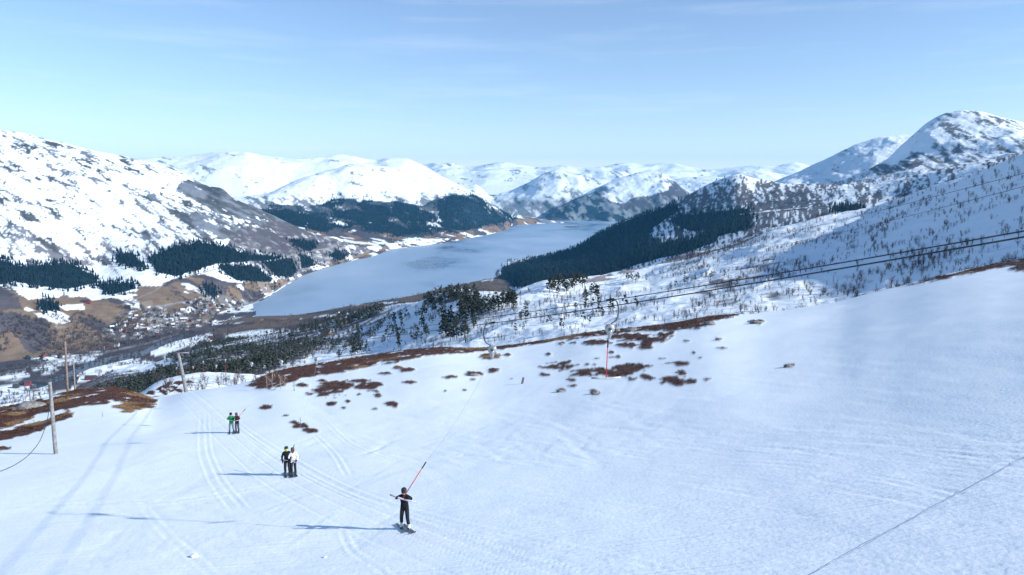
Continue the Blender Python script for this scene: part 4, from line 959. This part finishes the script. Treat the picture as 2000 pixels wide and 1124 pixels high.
    tag(root, label, 'person')
    return root, mw
UPT = math.atan2(-30, 19.7)                                    # travel direction along the lift track
r1, m1 = skier(791, 1033, 1.80, R(-4), 'skier in black riding alone, nearest the camera, arms over a crossbar', M_BLACK, .86, M_DKPANT, M_BOOTW, M_GRIP, M_LENSD,
               ((.36, -.12, 1.38), (.27, -.33, 1.52), (-.34, -.12, 1.40), (-.25, -.32, 1.53)), ((.20, -.10), (-.17, .08)), R(-64))
r2, m2 = skier(562, 929, 1.82, R(12), 'skier in black with lime goggles and a ski pole, left of the white jacket', M_BLACK, .78, M_DKPANT, M_BOOTD, M_GRIP, M_LENS,
               ((.30, -.02, 1.18), (.16, -.22, 1.02), (-.30, .02, 1.15), (-.24, -.18, .95)), ((.14, -.06), (-.14, .02)), R(-66))
r3, m3 = skier(574, 928, 1.72, R(8), 'skier in a white jacket and dark trousers beside the skier in black', M_WHITE, .86, M_DKPANT, M_BOOTD, M_HAIR, M_LENSD,
               ((.32, .0, 1.16), (.22, -.16, .98), (-.26, -.08, 1.16), (-.16, -.26, 1.10)), ((.12, 0), (-.12, -.03)), R(-66), hair=M_HAIR)
r4, m4 = skier(453, 846, 1.80, R(10), 'skier in a green jacket and grey trousers, farthest pair on the left', M_GREEN, .82, M_GREYP, M_BOOTD, M_BLACK, M_LENSD,
               ((.36, -.12, 1.36), (.34, -.36, 1.40), (-.30, -.14, 1.30), (-.10, -.34, 1.36)), ((.19, -.02), (-.20, .03)), R(-66))
r5, m5 = skier(464, 845, 1.76, R(4), 'skier in a dark jacket and charcoal trousers next to the green jacket', M_NAVY, .86, M_CHAR, M_BOOTD, M_HAIR, M_LENSD,
               ((.32, -.14, 1.28), (.12, -.34, 1.28), (-.32, -.14, 1.28), (-.14, -.34, 1.26)), ((.13, -.02), (-.13, .02)), R(-66), hair=M_HAIR)
# ski pole held by the skier in black
hp = m2 @ Vector((-.25, -.24, .95)); tp = hp+Vector((-.62, -.35, -.62)); pe = empty('ski_pole', hp)
tube('shaft', [(0, 0, 0), tp-hp], .009, M_BAR, pe, 6); tube('grip', [(hp-tp).normalized()*.12, (0, 0, 0)], .018, M_GRIP, pe, 6); lathe('basket', [(.01, -.01), (.045, 0), (.01, .01)], M_GRIP, pe, 8, 'z', tuple((tp-hp)*.93))
tag(pe, 'thin ski pole held out to the left by the skier in black', 'ski pole')
# hangers
hanger(0, rope_at_px(0, 961), 'drag lift hanger with a spring box, its cord pulling the nearest skier', -1, end=m1 @ Vector((.02, -.34, 1.50)), bar_dir=Vector((.96, -.05, -.26)))
hanger(1, rope_at_px(1, 1192), 'drag lift hanger on the return rope with a red pole hanging down', 1, drop=.02, bar_dir=Vector((1, .1, 0)), pole_len=1.45)
hanger(0, rope_at_px(0, 617), 'drag lift hanger whose cord pulls the pair with the white jacket', -1, end=(m2 @ Vector((.2, -.1, 1.0))), pole_len=1.35)
hanger(0, rope_at_px(0, 548), 'drag lift hanger whose cord pulls the pair with the green jacket', -1, end=(m5 @ Vector((.0, -.25, 1.2))), pole_len=1.2)
hanger(0, rope_at_px(0, 490), 'drag lift hanger with an empty spring box above the brown ridge edge', -1)
for ln, px, lab in ((1, 439, 'far drag lift hanger with red pole, rightmost above the snow mound'), (0, 421, 'far drag lift hanger with red pole, second from right above the snow mound'), (1, 396, 'far drag lift hanger with red pole in the middle above the snow mound'),
                    (0, 376, 'far drag lift hanger with red pole just right of the leaning support'), (1, 364, 'far drag lift hanger with red pole behind the leaning support'), (0, 344, 'far drag lift hanger with red pole left of the leaning support')):
    hanger(ln, rope_at_px(ln, px), lab, 1, drop=.05, pole_len=1.9)

# ================================================================== poles and wires
def pole(px, py, ptop, rad, m, label, cross=False, lean=(0, 0), dist=None, r2=None):
    g = near.hit(px, py) if dist is None else Vector((lambda t: (t[1]*math.sin(t[0]), t[1]*math.cos(t[0]), t[2]))(P(px, py, dist)))
    if dist is not None: g.z = max(near.height(g.x, g.y), g.z-4) if dist < 140 else g.z
    h = math.hypot(g.x, g.y); a, b, c = pdir(ptop[0], ptop[1]); hh = math.hypot(a, b); top = Vector((a/hh*h, b/hh*h, HC+c/hh*h))
    e = empty('utility_pole', g); t = top-g
    tube('shaft', [Vector((0, 0, -.6))] + [t*k/6 for k in range(1, 7)], rad, m, e, 10, r2 or rad*.8)
    lathe('top_cap', [(rad*.78, 0), (rad*.5, .03)], M_STEEL, e, 10, 'z', tuple(t))
    if cross:
        cb = tube('crossarm', [t+Vector((-1.5, .2, -.1)), t+Vector((1.6, -.2, .12))], .09, m, e, 6)
        for q in (-1.3, -.6, .7, 1.4): lathe('insulator', [(.03, 0), (.07, .05), (.07, .12), (.03, .2)], M_GRIP, cb, 8, 'z', tuple(t+Vector((q, 0, .03+.06*q))))
        tube('brace', [t+Vector((-.9, .1, -.05)), t*.9], .04, m, e, 6); tube('brace', [t+Vector((.9, -.1, 0)), t*.9], .04, m, e, 6)
        lathe('sheave', [(.05, -.04), (.28, -.03), (.28, .03), (.05, .04)], M_GRIP, e, 14, 'x', tuple(t+Vector((-1.1, 0, -.45))))
    tag(e, label, 'pole'); return g, top
g1, t1 = pole(109, 887, (97, 746), .155, M_WOOD, 'bare grey wooden pole nearest on the left, a sagging cable hanging from it')
pole(133, 774, (127, 667), .16, M_WOOD2, 'tall brownish wooden pole behind the brown mound', dist=111)
pole(147, 768, (143, 702), .12, M_WOOD, 'thin short grey pole right of the tall brownish pole', dist=113)
pole(364, 765, (348, 690), .26, M_WOOD, 'leaning grey timber lift support with a crossarm on the crest', cross=True, dist=105)
pts = []; d0 = math.hypot(g1.x, g1.y)
for px, py, k in [(97, 752, 1), (98, 775, .997), (96, 800, .99), (90, 830, .96), (77, 863, .91), (60, 885, .87), (38, 903, .83), (0, 921, .78), (-60, 934, .73), (-140, 938, .68), (-220, 934, .64)]:
    a, b, c = pdir(px, py); hh = math.hypot(a, b); d = d0*k
    if px < 95:
        h_ = near.hit(px, py); d = min(d, math.hypot(h_.x, h_.y)*.975)
    else: d -= .2
    pts.append((a/hh*d, b/hh*d, HC+c/hh*d))
pts = [tuple(q_) for q_ in zip(*[pchip(np.arange(len(pts)), np.array([p_[k] for p_ in pts]), np.linspace(0, len(pts)-1, 44)) for k in range(3)])]
tag(tube('hanging_cable', pts, .022, M_CABLE), 'slack dark cable sagging from the nearest wooden pole to the left edge', 'cable')
# thin rope stretched above the snow bottom right
pa = near.hit(1400, 1112); pb = near.hit(2150, 812); pa.z += .5; pb.z += .5
q = []
for px, py in ((1480, 1179), (1580, 1124), (1790, 1009), (2000, 894), (2200, 785)):
    g = near.hit(px, py)
    d = math.hypot(g.x, g.y); a, b, c = pdir(px, py); hh = math.hypot(a, b); d2 = d*.998; q.append((a/hh*d2, b/hh*d2, HC+c/hh*d2))
tag(tube('marker_rope', q, .0045, mat('blue_grey_rope', (.06, .10, .20), rough=.7, noise=(5, .2))), 'thin dark rope stretched over the snow in the lower right corner', 'rope')
# two thin wires crossing the birch hillside
for (x0, y0, x1, y1), lab in (((2150, 299, 1400, 476), 'upper of two thin wires crossing the birch hillside'), ((2150, 326, 1440, 489), 'lower of two thin wires crossing the birch hillside')):
    A = P(x0, y0, 150); B = P(x1, y1, 520); a3 = Vector((A[1]*math.sin(A[0]), A[1]*math.cos(A[0]), A[2])); b3 = Vector((B[1]*math.sin(B[0]), B[1]*math.cos(B[0]), B[2]))
    gz = mid.height(b3.x*1.4, b3.y*1.4); c3 = Vector((b3.x*1.4, b3.y*1.4, gz+3))
    pts = [a3.lerp(b3, k/20)+Vector((0, 0, -2.5*math.sin(math.pi*k/20))) for k in range(21)]
    tag(tube('overhead_wire', pts, .06, M_CABLE, None, 5), lab, 'wire', 'thin wires over the hillside')

# ================================================================== rocks, lumps, marker board, shrubs on the near slope
def rock(px, py, w, hgt, label, m=M_ROCK, name='rock', dep=.7, patch=near):
    g = patch.hit(px, py); r = math.hypot(g.x, g.y); sx = w/FPX*r/2
    bm = bmesh.new(); bmesh.ops.create_icosphere(bm, subdivisions=2, radius=1); s0 = random.uniform(0, 99)
    for v in bm.verts:
        n = float(fbm(np.array([v.co.x*1.3+s0]), np.array([v.co.y*1.3+v.co.z*2.1]), 3, 5)[0]); k = .65+.7*n
        v.co = Vector((v.co.x*sx*k, v.co.y*sx*dep*k, (v.co.z*hgt*k)))
    me = bpy.data.meshes.new(name); bm.to_mesh(me); bm.free(); me.materials.append(m); o = bpy.data.objects.new(name, me); COL.objects.link(o); o.location = g; o.rotation_euler[2] = random.uniform(-.4, .4)
    return tag(o, label, 'rock' if m is M_ROCK else 'snow lump')
for px, py, w, h, lab in [(1478, 632, 26, .35, 'flat grey rock alone on the snow under the right end of the brown ridge'), (1540, 717, 17, .22, 'small lone grey rock on open snow at right'), (1163, 769, 17, .28, 'dark grey rock on the snow below the hanging red pole'),
                          (1096, 765, 20, .2, 'low flat rock left of the dark grey rock below the red pole'), (926, 734, 26, .3, 'mottled rock among brown patches left of the marker board'), (1384, 634, 22, .5, 'pale boulder at the right end of the brown ridge'),
                          (1233, 647, 26, .7, 'pale boulder in the brown ridge right of the hanging spring box'), (1205, 648, 14, .5, 'small boulder in the brown ridge beside the spring box'), (1165, 657, 16, .4, 'small grey stone at the lower edge of the brown ridge'),
                          (1097, 673, 9, .25, 'tiny grey stone under the brown ridge, left of the red pole'), (1403, 664, 13, .2, 'low stone on the snow below the pale boulder'), (62, 796, 46, .75, 'large grey rock slab on the brown mound at left')]:
    rock(px, py, w, h, lab)
rock(380, 1088, 13, .12, 'round white snow lump near the bottom left', M_SNOWLUMP, 'snow_lump', 1); rock(635, 1089, 7, .06, 'small white snow crumb left of the nearest skier', M_SNOWLUMP, 'snow_lump', 1)
g = near.hit(1020, 750); e = empty('marker_board', g, .2)
v = [(-.10, 0, -.1), (.06, 0, -.1), (.16, .05, .42), (.02, .05, .42), (-.10, .05, -.1), (.06, .05, -.1), (.16, .10, .42), (.02, .10, .42)]
v = [(x*1.6, y, z*1.6) for x, y, z in v]
simple_mesh('board', v, [(0, 1, 2, 3), (5, 4, 7, 6), (1, 5, 6, 2), (4, 0, 3, 7), (3, 2, 6, 7), (0, 4, 5, 1)], mat('dark_board', (.07, .075, .09), rough=.6, noise=(6, .2)), e)
box('edge_strip', (.07, .04, .25), (.03, .11, .7), M_BAR, e); tag(e, 'small dark leaning marker board stuck in the snow', 'marker')
M_PALE = mat('pale_birch_bark', (.42, .33, .27), rough=.9, noise=(6, .4))
BP = [me_from('bare_shrub', birch(90+i, 22, .4, .006), M_PALE if i < 2 else M_BIRCH) for i in range(4)]
for px, py, h, k, lab in [(521, 758, 2.4, 0, 'pale bare birch sapling leftmost at the foot of the brown ridge'), (531, 757, 2.6, 1, 'pale bare birch sapling second from left at the brown ridge'), (548, 760, 2.3, 0, 'pale bare birch sapling right of two others at the brown ridge'), (574, 764, 1.6, 2, 'small dark leafless shrub on the snow right of the saplings'),
                          (586, 828, .8, 3, 'wispy twig shrub at the short brown strip right of the lift track'), (68, 846, .8, 2, 'wispy twigs at the brown mound edge beside the near pole'), (200, 815, .7, 3, 'faint twigs poking from the snow right of the near pole'), (556, 757, 1.9, 1, 'rightmost pale sapling of the group at the brown ridge')]:
    g = near.hit(px, py); o = bpy.data.objects.new('bare_shrub', BP[k]); COL.objects.link(o); o.location = g; o.scale = (h, h, h); tag(o, lab, 'shrub')
# small plank table / rail on the mound at left
g = near.hit(66, 790); e = empty('wooden_rail', g+Vector((0, 0, .3)), .1); box('plank', (0, 0, 1.5), (1.9, .25, .12), M_WOOD, e); box('leg', (-.35, 0, .6), (.1, .12, 1.7), M_WOOD, e); box('leg', (.1, 0, .6), (.1, .12, 1.7), M_WOOD, e); tag(e, 'small wooden rail standing above the rock slab at left', 'rail')

# ================================================================== houses
M_WALLS = {'red': mat('red_timber', (.20, .035, .035), rough=.85, noise=(.3, .2)), 'white': mat('white_timber', (.5, .51, .53), rough=.8, noise=(.3, .08)), 'dark': mat('dark_timber', (.06, .05, .05), rough=.9, noise=(.3, .2)),
           'yellow': mat('ochre_timber', (.26, .20, .13), rough=.85, noise=(.3, .15)), 'grey': mat('grey_timber', (.17, .175, .19), rough=.85, noise=(.3, .15))}
M_ROOF = mat('slate_roof', (.055, .058, .068), rough=.8, noise=(.4, .25)); M_ROOFS = mat('snowy_roof', (.75, .8, .86), rough=.8, noise=(.4, .05)); M_GLASS = mat('window_glass', (.03, .04, .05), rough=.15, spec=.6, noise=(1, .1))
HC_CACHE = {}
def house_meshes(w, d, h):
    key = (w, d, h)
    if key in HC_CACHE: return HC_CACHE[key]
    a, b = w/2, d/2; rh = h+d*.42
    wall = ([(-a, -b, -2), (a, -b, -2), (a, b, -2), (-a, b, -2), (-a, -b, h), (a, -b, h), (a, b, h), (-a, b, h), (-a, 0, rh), (a, 0, rh)], [(0, 1, 5, 4), (2, 3, 7, 6), (1, 2, 6, 9, 5), (3, 0, 4, 8, 7)])
    t = .35; k = 1.12
    roof = ([(-a-.5, -b*k, h-.3), (a+.5, -b*k, h-.3), (a+.5, 0, rh+.1), (-a-.5, 0, rh+.1), (-a-.5, b*k, h-.3), (a+.5, b*k, h-.3), (-a-.5, -b*k, h-.3+t), (a+.5, -b*k, h-.3+t), (a+.5, 0, rh+.1+t), (-a-.5, 0, rh+.1+t), (-a-.5, b*k, h-.3+t), (a+.5, b*k, h-.3+t)],
            [(0, 1, 2, 3), (3, 2, 5, 4), (6, 9, 8, 7), (9, 10, 11, 8), (0, 6, 7, 1), (4, 5, 11, 10), (0, 3, 9, 6), (3, 4, 10, 9), (1, 7, 8, 2), (2, 8, 11, 5)])
    n = max(2, int(w/3.2)); win = ([], [])
    for side in (-1, 1):
        for i in range(n):
            x = -a+(i+.5)*w/n; y = side*(b+.03); j = len(win[0]); win[0].extend([(x-.6, y, h*.35), (x+.6, y, h*.35), (x+.6, y, h*.7), (x-.6, y, h*.7)]); win[1].append((j, j+1, j+2, j+3))
    out_ = []
    for nm, (v, f) in (('wall', wall), ('roof', roof), ('window', ([p for p in win[0][:4]], [(0, 1, 2, 3)]))):
        me = bpy.data.meshes.new(nm); me.from_pydata(v, [], f); me.update(); out_.append(me)
    HC_CACHE[key] = (out_, win); return HC_CACHE[key]
VAR = {}
def var(me, m):
    k = (me.name, m.name)
    if k not in VAR:
        c = me.copy(); c.materials.clear(); c.materials.append(m); VAR[k] = c
    return VAR[k]
def house(px, py, w, d, h, col, label, group=None, rz=None, patch=valley, roof=None, name='house', windows=False):
    g = patch.hit(px, py); e = empty(name, g, random.uniform(-.6, .6) if rz is None else rz); (ms, win) = house_meshes(w, d, h)
    o = bpy.data.objects.new('wall', var(ms[0], M_WALLS[col])); COL.objects.link(o); o.parent = e
    o = bpy.data.objects.new('roof', var(ms[1], roof or M_ROOF)); COL.objects.link(o); o.parent = e
    if windows:
        for i in range(0, len(win[0]), 4):
            q = bpy.data.objects.new('window', var(ms[2], M_GLASS)); COL.objects.link(q); q.parent = e; q.location = (win[0][i][0]-win[0][0][0], (win[0][i][1]-win[0][0][1])-(.02 if win[0][i][1] < 0 else 0), 0)
    tag(e, label, 'house' if name == 'house' else 'barn', group)
for a in [(178, 742, 24, 11, 6, 'red', 'long red barn with dark roof on the white field behind the poles', 'barn', .12), (32, 758, 11, 9, 6, 'dark', 'dark red farm shed at the left edge of the valley field', 'barn', .2), (55, 753, 12, 10, 8, 'red', 'tall red barn beside the dark shed at far left', 'barn', .3),
          (82, 749, 20, 9, 5, 'dark', 'long dark farm building right of the tall red barn', 'barn', .25), (152, 743, 9, 9, 5, 'white', 'white farmhouse left of the long red barn', 'house', .1), (200, 683, 11, 9, 6, 'white', 'white farmhouse with dark roof, leftmost of three below the brown field', 'house', .2),
          (214, 680, 17, 9, 6, 'red', 'red barn between two white houses below the brown field', 'barn', .2), (228, 677, 13, 10, 7, 'white', 'white house right of the red barn below the brown field', 'house', .2), (168, 592, 26, 11, 6, 'red', 'red barn high on the brown slope among snow patches', 'barn', .1),
          (412, 662, 13, 9, 6, 'red', 'red house beside the small white field near the river', 'house', .1), (250, 602, 14, 9, 6, 'dark', 'dark farm building on the brown slope above the village', 'barn', .1)]:
    house(a[0], a[1], a[2], a[3], a[4], a[5], a[6], None, a[8], name=a[7], windows=True)
vz = [([(365,590),(440,582),(490,595),(470,612),(420,638),(350,648),(250,660),(215,640),(240,618),(330,610)], 95, valley), ([(500,560),(545,545),(560,555),(505,585),(480,580)], 10, valley), ([(600,520),(700,495),(715,502),(620,532)], 12, valley), ([(40,700),(140,690),(140,705),(60,722)], 9, valley)]
for poly, n, pt in vz:
    xs_ = [p[0] for p in poly]; ys_ = [p[1] for p in poly]; k = 0
    while k < n:
        x = random.uniform(min(xs_), max(xs_)); y = random.uniform(min(ys_), max(ys_))
        if inpoly(np.array([x]), np.array([y]), poly)[0]:
            k += 1; house(x, y, random.choice([9, 11, 13]), random.choice([7, 8]), random.choice([4, 5, 6]), random.choice(['white', 'grey', 'grey', 'grey', 'dark', 'dark', 'dark', 'yellow', 'white', 'red']), 'small village house among others in the valley by the fjord', 'houses of the valley village', roof=random.choice([M_ROOF]*5+[M_ROOFS]))
for poly, n, pt in [([(760,468),(860,455),(950,445),(1000,437),(990,447),(900,465),(780,483)], 26, farhill), ([(1015,436),(1050,432),(1070,434),(1030,439)], 8, farhill)]:
    xs_ = [p[0] for p in poly]; ys_ = [p[1] for p in poly]; k = 0
    while k < n:
        x = random.uniform(min(xs_), max(xs_)); y = random.uniform(min(ys_), max(ys_))
        if inpoly(np.array([x]), np.array([y]), poly)[0]:
            k += 1; house(x, y, random.choice([11, 14]), 9, random.choice([5, 7]), random.choice(['white', 'white', 'grey', 'yellow', 'red']), 'tiny house on the far brown shore of the fjord', 'houses on the far shore', patch=pt)
for px, py, c in [(672, 632, 'yellow'), (640, 655, 'yellow'), (690, 622, 'dark'), (660, 612, 'white'), (720, 606, 'red'), (600, 640, 'dark')]:
    house(px, py, 11, 8, 4, c, {'yellow': 'ochre cabin', 'dark': 'dark cabin', 'white': 'white cabin', 'red': 'red cabin'}[c]+(' beside the road' if px in (640, 600) else '')+' among the pines on the wooded slope', 'cabins among the pines', patch=mid)

# ================================================================== the air
hx = 14500
hm_ = mat('haze_air'); n = hm_.node_tree; n.nodes.remove(n.nodes['Principled BSDF'])
pv = n.nodes.new('ShaderNodeVolumePrincipled'); pv.inputs['Color'].default_value = (.13, .55, 1, 1); pv.inputs['Density'].default_value = 3.0e-5; pv.inputs['Anisotropy'].default_value = .1
n.links.new(pv.outputs[0], [q for q in n.nodes if q.type == 'OUTPUT_MATERIAL'][0].inputs['Volume'])
low = min(float(q_.z.min()) for q_ in (near, mid, valley, farhill, ridge, peak))
o = box('haze', (0, 8800, (low-6+1240)/2), (2*hx+8000, 21600, 1240-(low-6)), hm_); o['kind'] = 'stuff'; tag(o, 'thin pale blue air over the fjord and mountains', 'haze')
